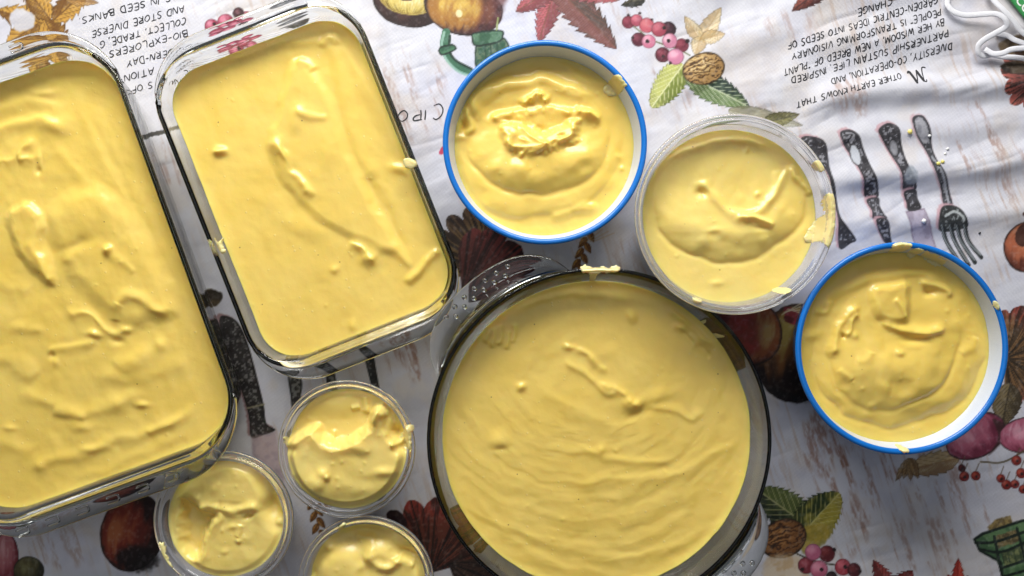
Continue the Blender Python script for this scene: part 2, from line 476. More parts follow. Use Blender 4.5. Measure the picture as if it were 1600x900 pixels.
def berry(cx, cy, r, col, light, eye=None, seed=1):
    w = win(cx - r - 3, cy - r - 3, cx + r + 3, cy + r + 3)
    if w is None: return
    s, X, Y = w
    q = np.hypot(X - cx, Y - cy) / r
    g = np.clip(1 - np.hypot(X - cx + r * 0.25, Y - cy + r * 0.3) / r * 0.9, 0, 1)
    c = cmix(col, light, sst(0.25, 0.85, g + 0.35 * (fbm(X / 4, Y / 4, seed) - 0.5)))
    c = c * (1 - 0.3 * sst(0.8, 1.0, q)[..., None])
    blend(s, c, 1 - sst(1 - 0.9 / r, 1 + 0.9 / r, q))
    if eye is not None:
        ex, ey, er = eye
        blend(s, (38, 22, 24), 1 - sst(er - 0.8, er + 0.8, np.hypot(X - cx - ex, Y - cy - ey) + 1.2 * (fbm(X / 2.5, Y / 2.5, seed + 5) - 0.5)))
def walnut(cx, cy, rx, ry, ang, seed, dk=(58, 34, 14), md=(140, 98, 50), lt=(214, 178, 112)):
    R = max(rx, ry) + 4
    w = win(cx - R, cy - R, cx + R, cy + R)
    if w is None: return
    s, X, Y = w
    ca, sa = math.cos(math.radians(ang)), math.sin(math.radians(ang))
    u = ((X - cx) * ca + (Y - cy) * sa) / rx; v = (-(X - cx) * sa + (Y - cy) * ca) / ry
    wob = fbm(u * 2.2 + 5, v * 2.2, seed)
    ridge = np.abs(np.mod((v + 0.35 * (1 - v * v) * np.sign(v) * u * u + 0.5 * (wob - 0.5)) * 3.4 + fbm(u * 4, v * 6, seed + 2) * 1.3, 1) - 0.5) * 2
    c = cmix(dk, md, sst(0.08, 0.5, ridge))
    c = c + (np.asarray(lt, float) - c) * (sst(0.5, 0.95, ridge) * sst(1.1, 0.2, np.hypot(u + .2, v + .3)))[..., None]
    q = np.hypot(u, v) + 0.05 * (wob - 0.5)
    c = c * (1 - 0.55 * sst(0.86, 1, q)[..., None])
    blend(s, c, 1 - sst(1 - 1.2 / R, 1 + 1.2 / R, q))
def ornate(poly, seed=1, dark=(38, 36, 40), pale=(158, 158, 166), halo=(196, 150, 158), sh=(-4, -3), dens=0.56, inner=3.0, smooth=True):
    p = closed_smooth(poly, 4) if smooth else np.asarray(poly, float)
    if halo is not None: fillp(p + np.array(sh), halo, 0.85, 1.6, False, 1.5, seed=seed)
    w = win(p[:, 0].min() - 5, p[:, 1].min() - 5, p[:, 0].max() + 5, p[:, 1].max() + 5)
    if w is None: return
    s, X, Y = w
    d = poly_sdf(p, X, Y)
    n = fbm(X / 3.6, Y / 3.6, seed, 2)
    k = sst(dens, dens + 0.12, n) * sst(-inner + 0.8, -inner - 0.8, d)
    c = cmix(dark, pale, k * 0.70 + 0.16 * sst(0.3, 0.7, fbm(X / 14, Y / 14, seed + 9)))
    blend(s, c, 1 - sst(-1, 1, d))
def oval(cx, cy, rx, ry, ang, col, alpha=1.0, ring=None, seed=3):
    a = np.arange(24) * 2 * math.pi / 24; ca, sa = math.cos(math.radians(ang)), math.sin(math.radians(ang))
    e = np.stack([cx + rx * np.cos(a) * ca - ry * np.sin(a) * sa, cy + rx * np.cos(a) * sa + ry * np.sin(a) * ca], 1)
    fillp(e, col, alpha, 0.9, False, 0.8, seed=seed, edge=ring)

def paint_all():
    paint_ground()
    # soft brown brushing where the photograph shows it
    for i, q in enumerate([(1350, 745, 90, 60, .75), (1395, 780, 70, 55, .75), (1290, 690, 60, 60, .7), (1440, 850, 80, 50, .5), (1500, 790, 60, 60, .5),
                           (1325, 820, 40, 60, .6), (1525, 215, 50, 70, .5), (1575, 300, 50, 60, .45), (1330, 150, 40, 40, .45), (645, 145, 60, 90, .4),
                           (635, 560, 40, 50, .75), (275, 240, 30, 60, .4), (1240, 40, 50, 30, .3), (1500, 700, 40, 60, .5), (1410, 690, 60, 60, .6),
                           (1050, 140, 40, 60, .4), (950, 20, 70, 40, .25), (90, 850, 60, 50, .4), (1560, 250, 50, 60, .4), (1000, 405, 50, 40, .3)]):
        streaks(q[0], q[1], q[2], q[3], (146, 100, 80), q[4], 60 + 7 * i, 0.48, 8.5, 70.0)
    # --- top left: ochre leaf sprays
    for k, (b_, t_, w_) in enumerate([((72, 38), (-8, 14), 22), ((70, 32), (98, 88), 26), ((58, 36), (8, 70), 22), ((78, 30), (30, -32), 20), ((82, 32), (140, -20), 20), ((60, 48), (42, 112), 20)]):
        leaf(b_, t_, w_, (120, 76, 22), (206, 152, 56), (98, 58, 18), 0.16, 6, 6, 1.0, 100 + k)
    fillp([(14, 22), (30, 12), (52, 24), (48, 44), (26, 48), (16, 36)], (206, 208, 222), 0.9, 2, True, 2)
    for q in [(128, 0, 40), (60, 105, 30)]:
        leaf((q[0] - 26, q[1] - 2), (q[0] + 26, q[1] + 4), 9, (150, 100, 40), (190, 140, 70), (120, 74, 26), 0.1, 6, 6, 0.8, int(q[0]))
    # --- pink currants under the second dish
    for k, (x, y, r) in enumerate([(352, 34, 13), (372, 46, 13), (340, 52, 13), (362, 64, 12), (384, 28, 11), (330, 40, 11), (388, 60, 10), (350, 80, 8)]):
        berry(x, y, r, (150, 44, 70), (214, 122, 146), (4, -3, 2.6) if k % 2 else None, k)
    berry(372, 20, 9, (54, 28, 32), (96, 50, 56), None, 9)
    # --- black figs under the rim
    fruit(452, 18, 27, 11, -12, (40, 40, 44), (92, 92, 98), (150, 150, 154), 11, 5)
    fruit(462, 42, 26, 12, -16, (52, 48, 50), (110, 106, 108), (160, 156, 156), 12, 5)
    # --- cut fig, whole fig and green bottle spout
    fruit(640, 2, 58, 40, 8, (44, 26, 24), (66, 38, 34), (96, 60, 50), 14, 4)
    fruit(640, -4, 47, 27, 5, (120, 96, 30), (214, 190, 96), (240, 226, 160), 15, 26, 0, 0, rim=(186, 160, 80))
    fruit(634, -8, 16, 9, 5, (110, 60, 44), (170, 110, 80), (200, 150, 110), 16, 8)
    fruit(724, 12, 62, 43, 12, (58, 26, 26), (168, 112, 44), (222, 184, 78), 17, 7, -0.12, -0.05)
    oval(717, 21, 5, 6, 0, (244, 232, 176), 0.9)
    fillp([(756, -20), (792, -20), (784, 20), (768, 45), (742, 52), (752, 20)], (62, 30, 34), 0.75, 6, True, 2, (96, 46, 44))
    stroke([(697, 50), (694, 70), (700, 88), (716, 104), (736, 113)], (58, 108, 78), 13)
    stroke([(694, 50), (690, 72), (697, 92), (713, 109), (733, 118)], (150, 190, 170), 4, .9)
    stroke([(703, 56), (702, 78), (712, 94), (736, 107)], (24, 50, 36), 4)
    fillp([(686, 74), (708, 69), (712, 78), (690, 86)], (40, 84, 58), 1, 1, True, 1, (70, 120, 84), edge=((18, 34, 26), 2))
    fillp([(745, 66), (790, 60), (800, 120), (750, 125)], (92, 112, 82), 1, 1.2, True, 1, (44, 84, 58), 6, edge=((22, 44, 32), 2))
    for q in (757, 766, 776): stroke([(q, 66), (q + 4, 110)], (30, 60, 42), 2.4, .8)
    fillp([(736, 58), (742, 50), (782, 46), (787, 56), (778, 66), (744, 72)], (52, 92, 64), 1, 1, True, 1, (88, 128, 96), edge=((22, 40, 30), 2.4))
    stroke([(778, 28), (776, 46)], (150, 160, 96), 3)
    # --- red maple leaf
    for k, (t_, w_) in enumerate([((842, 66), 20), ((964, 76), 27), ((806, 18), 18), ((900, -60), 24), ((968, 0), 16)]):
        leaf((868, -22), t_, w_, (132, 62, 66) if k != 1 else (84, 66, 58), (190, 92, 98) if k != 1 else (138, 84, 78), (120, 72, 56), 0.16, 9, 6, 1, 130 + k, 0.7, 0.7, 0.25)
    leaf((1008, 0), (970, 8), 8, (40, 40, 34), (76, 70, 50), (30, 30, 26), 0.2, 5)
    # --- leaf at the upper edge, right of centre
    leaf((1300, -30), (1236, 19), 18, (74, 34, 30), (146, 66, 52), (60, 26, 24), 0.12, 8, 6, 1, 141)
    leaf((1440, -26), (1386, 4), 9, (90, 60, 46), (140, 96, 74), (70, 44, 34), 0.1, 6, 6, .8, 142)
    # --- currant spray, pale leaf, walnut and green leaves
    for k, (b_, t_, w_) in enumerate([((1096, 62), (1128, 10), 15), ((1096, 62), (1070, 24), 12), ((1096, 60), (1134, 52), 13), ((1096, 56), (1086, 86), 13)]):
        leaf(b_, t_, w_, (186, 150, 92), (222, 196, 140), (176, 136, 74), 0.08, 6, 5, 0.75, 150 + k)
    stroke([(990, 40), (1020, 62), (1060, 76), (1078, 86)], (86, 92, 52), 2.2, .9)
    leaf((1068, 100), (1018, 168), 25, (112, 128, 44), (196, 200, 104), (232, 232, 176), 0.10, 11, 7, 1, 160, .5, .55)
    leaf((1070, 112), (1172, 168), 25, (24, 44, 34), (104, 130, 78), (206, 214, 180), 0.10, 11, 8, 1, 161, .5, .7)
    leaf((1138, 172), (1256, 196), 15, (128, 126, 96), (182, 180, 156), (120, 116, 84), 0.05, 8, 6, 0.75, 162)
    leaf((1192, 192), (1250, 178), 13, (84, 80, 40), (132, 128, 74), (60, 58, 34), 0.08, 8, 6, 0.9, 163)
    walnut(1100, 107, 34, 25, -14, 170, (70, 44, 18), (176, 134, 76), (232, 204, 140))
    for k, (x, y, r, c, l, e) in enumerate([(982, 34, 10, (118, 38, 54), (150, 60, 76), (0, -11, 2.2)), (995, 31, 9.5, (172, 70, 90), (214, 112, 128), (5, -11, 2.2)),
            (1045, 45, 12, (48, 22, 32), (88, 46, 58), (10, -2, 2.5)), (1011, 39, 12, (190, 82, 96), (218, 118, 124), (8, -9, 2)),
            (1030, 45, 12, (158, 58, 76), (196, 98, 112), (8, -2, 3)), (998, 61, 11, (88, 28, 44), (130, 54, 70), (-9, -3, 2)),
            (1014, 64, 11, (206, 112, 140), (238, 172, 190), (-2, 0, 3.2)), (1066, 70, 11, (108, 30, 48), (150, 62, 78), (9, -7, 3.4)),
            (1047, 63, 12, (204, 124, 152), (240, 180, 198), (-2, 0, 3)), (1036, 85, 12, (84, 24, 38), (138, 54, 70), (1, 2, 2.4)),
            (1056, 88, 13, (200, 118, 150), (234, 170, 190), (-8, 10, 2.4))]):
        berry(x, y, r, c, l, e, 180 + k)
    # --- red and brown flowers and onions on the right edge
    fan((1622, 120), 62, 95, 250, (172, 84, 72), (110, 52, 46), (44, 26, 22), 6, 190, 1, 0.2)
    fillp([(1562, 104), (1580, 96), (1610, 98), (1610, 112), (1574, 116)], (40, 30, 24), 1, 1.5, True, 1, (74, 60, 44))
    fillp([(1560, 70), (1590, 56), (1612, 60), (1612, 96), (1578, 92)], (70, 52, 36), .85, 2, True, 2, (120, 96, 60), 9)
    fruit(1606, 386, 37, 40, 10, (92, 40, 26), (176, 92, 58), (206, 132, 90), 192, 6)
    oval(1602, 366, 14, 20, 20, (48, 24, 20), .8)
    oval(1600, 335, 6, 4, 0, (70, 36, 28), .9)
    fan((1572, 560), 92, -110, 92, (160, 52, 46), (120, 84, 48), (44, 34, 22), 8, 194, 1, 0.16)
    leaf((1580, 600), (1566, 668), 26, (66, 54, 34), (128, 110, 74), (44, 36, 24), .05, 8, 9, 1, 195)
    # --- fan leaf and wheat between the dishes
    fan((764, 420), 104, 165, 300, (78, 54, 34), (110, 82, 44), (30, 20, 16), 7, 200, 1, 0.2)
    fan((722, 462), 120, -95, 14, (124, 44, 40), (88, 40, 34), (40, 22, 20), 5, 201, 1, 0.1)
    for (xa, ya, xb, yb, sd) in [(920, 362, 896, 438, 205), (488, 772, 504, 856, 206)]:
        for k in range(10):
            t = k / 9; x = xa + (xb - xa) * t; y = ya + (yb - ya) * t; sgn = -1 if k % 2 else 1
            leaf((x, y), (x + sgn * 11 + (xb - xa) * .1, y + 17), 5.5, (128, 72, 22), (204, 140, 62), (90, 50, 16), 0, 4, 3, 1, sd + k)
    for k in range(5): stroke([(906 + 5 * k, 378), (924 + 9 * k, 352 + 3 * k)], (196, 160, 110), 1.6, .6)
    stroke([(1020, 382), (1012, 410)], (206, 176, 130), 3, .5)
    # --- cutlery, upper right
    ornate([(1252, 216), (1270, 213), (1290, 224), (1296, 262), (1306, 300), (1312, 335), (1322, 352), (1338, 374), (1330, 380), (1312, 388), (1309, 340), (1300, 304), (1290, 266), (1262, 240)], 210, dens=.62)
    ornate([(1311, 208), (1326, 203), (1340, 212), (1347, 230), (1358, 262), (1370, 290), (1372, 308), (1353, 310), (1346, 284), (1332, 250), (1318, 228)], 211, dens=.50, inner=3.5)
    oval(1335, 243, 8.5, 18, -14, (192, 196, 204), 1, ((60, 60, 64), 1.5))
    ornate([(1354, 312), (1373, 309), (1374, 322), (1379, 334), (1383, 342), (1362, 343), (1361, 330)], 212, dens=.5, inner=2.2)
    ornate([(1366, 345), (1384, 343), (1391, 368), (1394, 380), (1382, 378)], 213, dens=.55, inner=2.5)
    fillp([(1413, 330), (1443, 326), (1466, 392), (1436, 396), (1424, 366)], (152, 140, 158), .95, 1.5, False, 1, (178, 168, 186), 10, edge=((128, 110, 128), 1.5))
    ornate([(1370, 204), (1385, 193), (1402, 200), (1407, 224), (1414, 256), (1428, 284), (1430, 296), (1412, 300), (1404, 272), (1388, 240), (1376, 218)], 214, dens=.56, inner=3.5)
    oval(1395, 232, 8, 14, -10, (112, 112, 118), 1, ((30, 30, 32), 1.5))
    oval(1395, 232, 4.5, 9, -10, (140, 140, 146), .8)
    ornate([(1412, 300), (1430, 296), (1434, 310), (1438, 326), (1418, 330), (1416, 316)], 215, dens=.6)
    fillp([(1414, 262), (1424, 262), (1430, 284), (1414, 288), (1408, 276)], (150, 158, 168), .8, 2, True, 2)
    fillp([(1421, 184), (1432, 178), (1444, 183), (1451, 202), (1455, 228), (1460, 252), (1474, 276), (1484, 300), (1487, 322), (1472, 324), (1468, 296), (1452, 268), (1440, 232), (1424, 208)], (196, 160, 168), .8, 2, True, 1.5)
    ornate([(1424, 186), (1434, 180), (1444, 184), (1452, 204), (1455, 230), (1461, 252), (1475, 276), (1484, 300), (1487, 322), (1474, 323), (1470, 296), (1456, 268), (1444, 236), (1428, 208)], 216, (44, 44, 48), (150, 150, 158), None, dens=.5, inner=3)
    fillp([(1428, 188), (1438, 184), (1446, 200), (1449, 222), (1440, 222), (1430, 206)], (134, 134, 142), .9, 1.2, True, 1, (164, 164, 172), 6)
    stroke([(1453, 246), (1466, 268), (1478, 296), (1481, 318)], (150, 152, 160), 3.5, .9)
    F = [(1470, 324), (1486, 321), (1500, 328), (1509, 345), (1508, 356), (1470, 362), (1464, 344)]
    ornate(F, 217, (34, 36, 36), (150, 156, 156), dens=.6, smooth=True)
    stroke([(1474, 338), (1488, 331), (1500, 338), (1504, 348)], (176, 182, 182), 4, .9)
    for (xa, xb, yb) in [(1470, 1499, 408), (1482, 1514, 414), (1493, 1524, 410), (1505, 1534, 402)]:
        stroke([(xa, 350), ((xa + xb) / 2 - 4, 378), (xb, yb)], (44, 48, 48), 6.5)
        stroke([(xa - 1, 352), ((xa + xb) / 2 - 5, 378), (xb - 1, yb - 4)], (150, 158, 160), 1.8, .9)
    # --- dark handle between the two dishes, more cutlery under the second dish
    ornate([(342, 500), (354, 494), (372, 505), (388, 540), (404, 600), (412, 634), (416, 662), (430, 672), (412, 680), (392, 684), (388, 650), (376, 610), (352, 550)], 220, (22, 18, 17), (120, 116, 112), (150, 110, 110), dens=.60)
    fillp([(392, 684), (430, 674), (446, 760), (400, 770)], (176, 152, 156), .8, 3, False, 2, (150, 130, 138))
    stroke([(386, 638), (412, 632)], (150, 140, 110), 3, .8)
    ornate([(424, 440), (440, 434), (452, 460), (460, 520), (466, 556), (472, 600), (470, 622), (480, 650), (458, 660), (454, 622), (450, 596), (444, 540), (430, 490)], 221, (36, 34, 32), (150, 148, 144), None, dens=.5)
    ornate([(536, 420), (552, 416), (566, 470), (582, 546), (588, 580), (594, 612), (604, 650), (590, 652), (582, 612), (574, 580), (560, 520)], 222, (30, 28, 28), (120, 118, 116), None, dens=.6)
    ornate([(476, 430), (490, 426), (504, 480), (514, 536), (522, 576), (530, 640), (514, 642), (508, 580), (496, 520)], 223, (44, 42, 42), (140, 138, 136), None, dens=.5)
    stroke([(228, 212), (256, 205)], (60, 58, 54), 7, .95, 2); stroke([(262, 203), (290, 196)], (90, 88, 84), 6, .9, 2)
    fillp([(322, 452), (346, 458), (344, 472), (332, 478)], (84, 66, 36), 1, 1.5, True, 1, (40, 30, 18))
    # --- fruit round the second blue bowl
    fruit(1160, 522, 68, 56, 20, (74, 30, 22), (140, 66, 40), (196, 150, 82), 230, 7, 0.2, -0.1)
    fillp([(1126, 494), (1150, 486), (1186, 500), (1192, 540), (1172, 560), (1150, 520)], (158, 40, 44), .7, 7, True, 3, (120, 36, 34))
    fruit(1246, 552, 66, 78, 12, (34, 20, 16), (124, 76, 34), (176, 156, 74), 231, 6, -0.35, -0.45)
    fruit(1170, 520, 54, 52, 20, (88, 40, 26), (156, 84, 46), (204, 164, 96), 232, 6, 0.35, -0.2, .96)
    fillp([(1126, 490), (1150, 484), (1182, 498), (1188, 536), (1172, 552), (1150, 520)], (158, 40, 44), .7, 8, True, 3, (120, 36, 34))
    fillp([(1206, 606), (1246, 618), (1276, 622), (1248, 628), (1218, 622)], (18, 14, 14), .9, 6, True, 3)
    fillp([(1226, 480), (1246, 486), (1250, 506), (1232, 504)], (170, 48, 56), 1, 1.5, True, 1, (130, 34, 40))
    fillp([(1226, 494), (1240, 496), (1240, 504), (1228, 503)], (90, 26, 28), .9, 1)
    for k in range(4): stroke([(1222 + 3 * k, 492 - 3 * k), (1252, 474 + 5 * k)], (214, 202, 160), 1.8, .8)
    leaf((1500, 716), (1404, 738), 20, (148, 110, 70), (204, 172, 116), (150, 110, 60), .1, 7, 6, .9, 240)
    for k in range(4): leaf((1424, 716), (1400 + 12 * k, 752 - 3 * (k % 2)), 8, (126, 92, 52), (180, 142, 88), (110, 76, 40), .1, 5, 4, .75, 244 + k)
    fruit(1526, 682, 50, 34, -28, (118, 38, 62), (186, 92, 116), (228, 156, 172), 250, 8)
    fillp([(1552, 656), (1570, 664), (1566, 692), (1546, 712), (1562, 684)], (58, 34, 32), .8, 2, True, 1)
    fruit(1604, 680, 42, 28, -10, (132, 46, 70), (190, 96, 122), (226, 156, 174), 251, 8)
    stroke([(1534, 722), (1570, 722), (1610, 700)], (96, 84, 58), 3, .9)
    for k, (x, y, r) in enumerate([(1508, 745, 8), (1526, 744, 7.5), (1504, 732, 6), (1565, 748, 7), (1574, 758, 8), (1587, 757, 7), (1590, 720, 8), (1597, 740, 8), (1600, 765, 7)]):
        berry(x, y, r, (126, 30, 26) if k != 2 else (60, 16, 18), (190, 74, 56) if k != 2 else (90, 30, 30), (1, 1, 2.2), 260 + k)
        stroke([(x, y - r), (x + 5, y - r - 12)], (90, 70, 50), 1.6, .8)
    # --- lower right: leaves, walnut, currants, maple tips, green bottle
    leaf((1262, 822), (1182, 764), 33, (20, 30, 18), (86, 100, 42), (190, 186, 120), .10, 12, 7, 1, 270, .5, .6)
    leaf((1252, 838), (1312, 770), 36, (40, 56, 22), (176, 160, 52), (206, 196, 110), .10, 12, 8, 1, 271, .5, .6)
    fillp([(1256, 826), (1300, 820), (1296, 842), (1264, 868), (1250, 852)], (178, 150, 50), .9, 3, True, 2, (140, 128, 44))
    walnut(1224, 842, 38, 30, -20, 272, (50, 28, 12), (120, 72, 32), (178, 120, 62))
    fillp([(1200, 872), (1250, 870), (1262, 905), (1200, 910)], (196, 150, 88), .7, 5, True, 3, (216, 190, 150))
    stroke([(1246, 866), (1276, 878), (1310, 884)], (58, 52, 34), 2.5)
    for k, (x, y, r, c, l, e) in enumerate([(1293, 866, 13, (92, 24, 30), (132, 46, 48), (12, -6, 3)), (1260, 884, 13, (118, 32, 44), (166, 70, 80), (-6, 6, 3)),
            (1271, 863, 13, (186, 90, 122), (216, 132, 158), None), (1280, 890, 14, (192, 92, 120), (222, 140, 160), (4, 0, 3)),
            (1318, 887, 13, (168, 50, 62), (214, 100, 112), (4, 0, 3.2)), (1336, 892, 11, (74, 20, 26), (112, 40, 44), (9, 2, 3)), (1300, 902, 9, (30, 20, 22), (60, 40, 42), None)]):
        berry(x, y, r, c, l, e, 280 + k)
    for k, (t_, w_) in enumerate([((1366, 876), 16), ((1428, 892), 18)]): leaf((1396, 930), t_, w_, (104, 32, 30), (164, 62, 56), (90, 34, 30), .18, 8, 6, 1, 290 + k)
    for k, (t_, w_) in enumerate([((1498, 872), 11), ((1482, 898), 10), ((1514, 900), 10)]): leaf((1498, 930), t_, w_, (168, 38, 28), (214, 74, 54), (140, 30, 26), .2, 6, 5, 1, 294 + k)
    fillp([(1543, 824), (1556, 812), (1580, 806), (1584, 822), (1550, 836)], (156, 132, 74), 1, 1.5, False, 2, (110, 90, 50), 5)
    fillp([(1520, 842), (1534, 832), (1600, 812), (1640, 812), (1640, 930), (1570, 930), (1562, 880), (1530, 862)], (64, 98, 62), 1, 1.2, False, 0.5, (92, 128, 80), 16, edge=((20, 32, 24), 4))
    fillp([(1555, 838), (1590, 828), (1592, 846), (1560, 856)], (128, 112, 70), 1, 1.5, False, 2, (84, 72, 44), 5)
    fillp([(1564, 862), (1604, 850), (1606, 874), (1570, 884)], (120, 128, 78), 1, 1.5, False, 2, (70, 84, 52), 5)
    for q in ([(1524, 848), (1556, 846), (1606, 830)], [(1530, 858), (1564, 862), (1606, 846)], [(1566, 888), (1610, 872)], [(1553, 838), (1562, 880), (1570, 910)], [(1590, 826), (1600, 870)], [(1568, 902), (1610, 890)]):
        stroke(q, (18, 30, 22), 4.5, .95)
    for k in range(5): stroke([(1556 + 9 * k, 866 - 2 * k), (1560 + 9 * k, 882 - 2 * k)], (40, 56, 36), 2, .8)
    # --- lower left and lower middle
    fruit(206, 832, 50, 62, 14, (34, 12, 10), (120, 38, 22), (176, 96, 52), 300, 6, -0.45, 0.1)
    fillp([(180, 866), (214, 852), (248, 876), (222, 894), (192, 886)], (18, 12, 12), .85, 7, True, 4)
    fruit(8, 872, 20, 40, 0, (120, 44, 52), (176, 98, 104), (206, 150, 150), 302, 6)
    fruit(44, 892, 24, 22, 0, (40, 38, 22), (84, 78, 44), (120, 112, 70), 303, 5)
    fan((672, 896), 118, 205, 345, (158, 50, 38), (108, 50, 34), (36, 22, 18), 7, 304, 1, 0.16)
    fan((700, 880), 92, -10, 70, (80, 50, 36), (70, 46, 34), (28, 18, 16), 4, 305, 1, 0.1)
    fillp([(604, 802), (622, 798), (636, 816), (628, 826), (610, 822)], (48, 26, 26), 1, 1.5, True, 1)
    stroke([(692, 232), (689, 238)], (190, 50, 80), 7)
paint_all()
# worn, slightly washed print
lum = INK.mean(-1, keepdims=True)
INK = INK * 0.90 + lum * 0.07 + 0.03 * np.array([211, 213, 224.0])
wear = sst(0.52, 0.80, fbm(PX / 5.0, PY / 5.0, 401, 3))[..., None] * 0.16
INK = INK * (1 - wear) + np.array([205, 204, 212.0]) * wear

# the print thins out beyond the frame, so the plain border joins it evenly
fd = (sst(0, 34, np.minimum(np.minimum(PX - GX0, GX1 - 1.6 - PX), np.minimum(PY - GY0, GY1 - 1.6 - PY))))[..., None]
INK = INK * fd + np.array([214, 214, 222.0]) * (1 - fd)

H2 = cloth_h(PX, PY)
d0 = K * CAM_H
V = np.stack([(PX - 800) * d0, -(PY - 450) * d0, H2], -1).reshape(-1, 3)
ids = np.arange(NX * NY).reshape(NY, NX)
Q = np.stack([ids[1:, :-1], ids[1:, 1:], ids[:-1, 1:], ids[:-1, :-1]], -1).reshape(-1, 4)
# the cloth goes on past the frame, down to a flat plain border
edge = np.concatenate([ids[0, :], ids[1:, -1], ids[-1, -2::-1], ids[-2:0:-1, 0]])
n0 = len(V); E = V[edge]
ext = []
for fx, z in ((1.15, -0.001), (1.7, -0.001)):
    e = E.copy(); e[:, 0] *= fx; e[:, 1] *= fx * (1.0 if fx < 1.2 else 1.15); e[:, 2] = z; ext.append(e)
V = np.vstack([V] + ext)
ne = len(edge); ar = np.arange(ne); aj = (ar + 1) % ne
Q = np.vstack([Q, np.stack([edge[aj], edge[ar], n0 + ar, n0 + aj], 1), np.stack([n0 + aj, n0 + ar, n0 + ne + ar, n0 + ne + aj], 1)])
me = mesh_np('tablecloth', V, Q)
ca = me.color_attributes.new('print', 'FLOAT_COLOR', 'POINT')
rgba = np.ones((len(V), 4), np.float32)
rgba[:n0, :3] = lin(np.clip(INK.reshape(-1, 3), 0, 255))
rgba[n0:, :3] = lin((214, 214, 222))
ca.data.foreach_set('color', rgba.ravel())
cloth = link('tablecloth', me, M_CLOTH)
tag(cloth, 'white cotton tablecloth printed with autumn leaves, fruit, cutlery and handwritten lines', 'tablecloth')

# ------------------------------------------------------------------ handwritten lettering printed on the cloth
FONT = {
 'A': [[(0, 0), (.32, 1), (.6, 0)], [(.1, .36), (.52, .4)]],
 'B': [[(.05, 0), (.08, 1)], [(.02, 1), (.4, .95), (.45, .7), (.1, .52)], [(.1, .52), (.5, .45), (.5, .08), (.02, 0)]],
 'C': [[(.55, .85), (.38, 1), (.12, .8), (.03, .4), (.2, .04), (.5, .08)]],
 'D': [[(.06, 0), (.08, 1)], [(.0, 1), (.4, .9), (.56, .5), (.4, .1), (.0, 0)]],
 'E': [[(.5, 1), (.08, .98), (.05, .02), (.5, 0)], [(.07, .53), (.42, .54)]],
 'F': [[(.52, 1), (.08, .98), (.05, 0)], [(.07, .53), (.42, .55)]],
 'G': [[(.55, .85), (.38, 1), (.12, .8), (.03, .4), (.2, .03), (.52, .12), (.54, .42), (.32, .42)]],
 'H': [[(.05, 1), (.05, 0)], [(.55, 1), (.53, 0)], [(.05, .5), (.55, .53)]],
 'I': [[(.12, 1), (.1, 0)]],
 'K': [[(.06, 1), (.05, 0)], [(.52, 1), (.07, .46), (.55, 0)]],
 'L': [[(.07, 1), (.05, .02), (.48, .0)]],
 'M': [[(0, 0), (.12, 1), (.36, .25), (.62, 1), (.72, 0)]],
 'N': [[(.03, 0), (.06, 1), (.52, .03), (.56, 1)]],
 'O': [[(.3, 1), (.06, .75), (.03, .35), (.24, 0), (.5, .22), (.55, .68), (.3, 1)]],
 'P': [[(.06, 0), (.08, 1)], [(.0, .98), (.42, .97), (.5, .72), (.36, .5), (.1, .46)]],
 'R': [[(.06, 0), (.08, 1)], [(.0, .98), (.42, .97), (.48, .74), (.1, .5), (.56, 0)]],
 'S': [[(.5, .88), (.28, 1), (.07, .78), (.24, .54), (.46, .34), (.34, .04), (.02, .1)]],
 'T': [[(.0, .96), (.6, 1)], [(.3, .98), (.27, 0)]],
 'U': [[(.05, 1), (.06, .25), (.26, 0), (.48, .2), (.53, 1)]],
 'V': [[(.0, 1), (.26, 0), (.58, 1)]],
 'W': [[(.0, 1), (.16, 0), (.38, .75), (.58, 0), (.8, 1)]],
 'X': [[(.0, 1), (.54, 0)], [(.52, 1), (.0, 0)]],
 'Y': [[(.0, 1), (.27, .5), (.56, 1)], [(.27, .5), (.22, 0)]],
 ',': [[(.12, .1), (.02, -.2)]], '.': [[(.06, .06), (.1, .0)]], '-': [[(.04, .48), (.38, .5)]],
 '"': [[(.05, 1.05), (.03, .8)], [(.2, 1.05), (.18, .8)]], ' ': [],
}
ADV = {c: (max([p[0] for s in v for p in s]) if v else 0.30) + 0.17 for c, v in FONT.items()}
ribV, ribQ = [], []
def flush():
    lm = mesh_np('printed_lettering', np.vstack(ribV), np.vstack(ribQ))
    link('printed_lettering', lm, M_INK, cloth)
    ribV.clear(); ribQ.clear()
def ribbon(pts, wpx, zoff=0.00018, taper=True):
    p = smooth_line(pts, 5); n = len(p)
    t = np.gradient(p, axis=0); t /= np.linalg.norm(t, axis=1)[:, None] + 1e-9
    nrm = np.stack([-t[:, 1], t[:, 0]], 1)
    w = wpx / 2 * (0.85 + 0.3 * rng.random()) * np.ones(n)
    if taper: w = w * np.interp(np.linspace(0, 1, n), [0, .12, .8, 1], [.75, 1.05, 1, .55])
    a = p + nrm * w[:, None]; b = p - nrm * w[:, None]
    base = sum(len(v) for v in ribV)
    for q in (a, b):
        ribV.append(np.stack([(q[:, 0] - 800) * d0, -(q[:, 1] - 450) * d0, cloth_h(q[:, 0], q[:, 1]) + zoff], 1))
    i = np.arange(n - 1)
    ribQ.append(base + np.stack([i, i + 1, n + i + 1, n + i], 1))
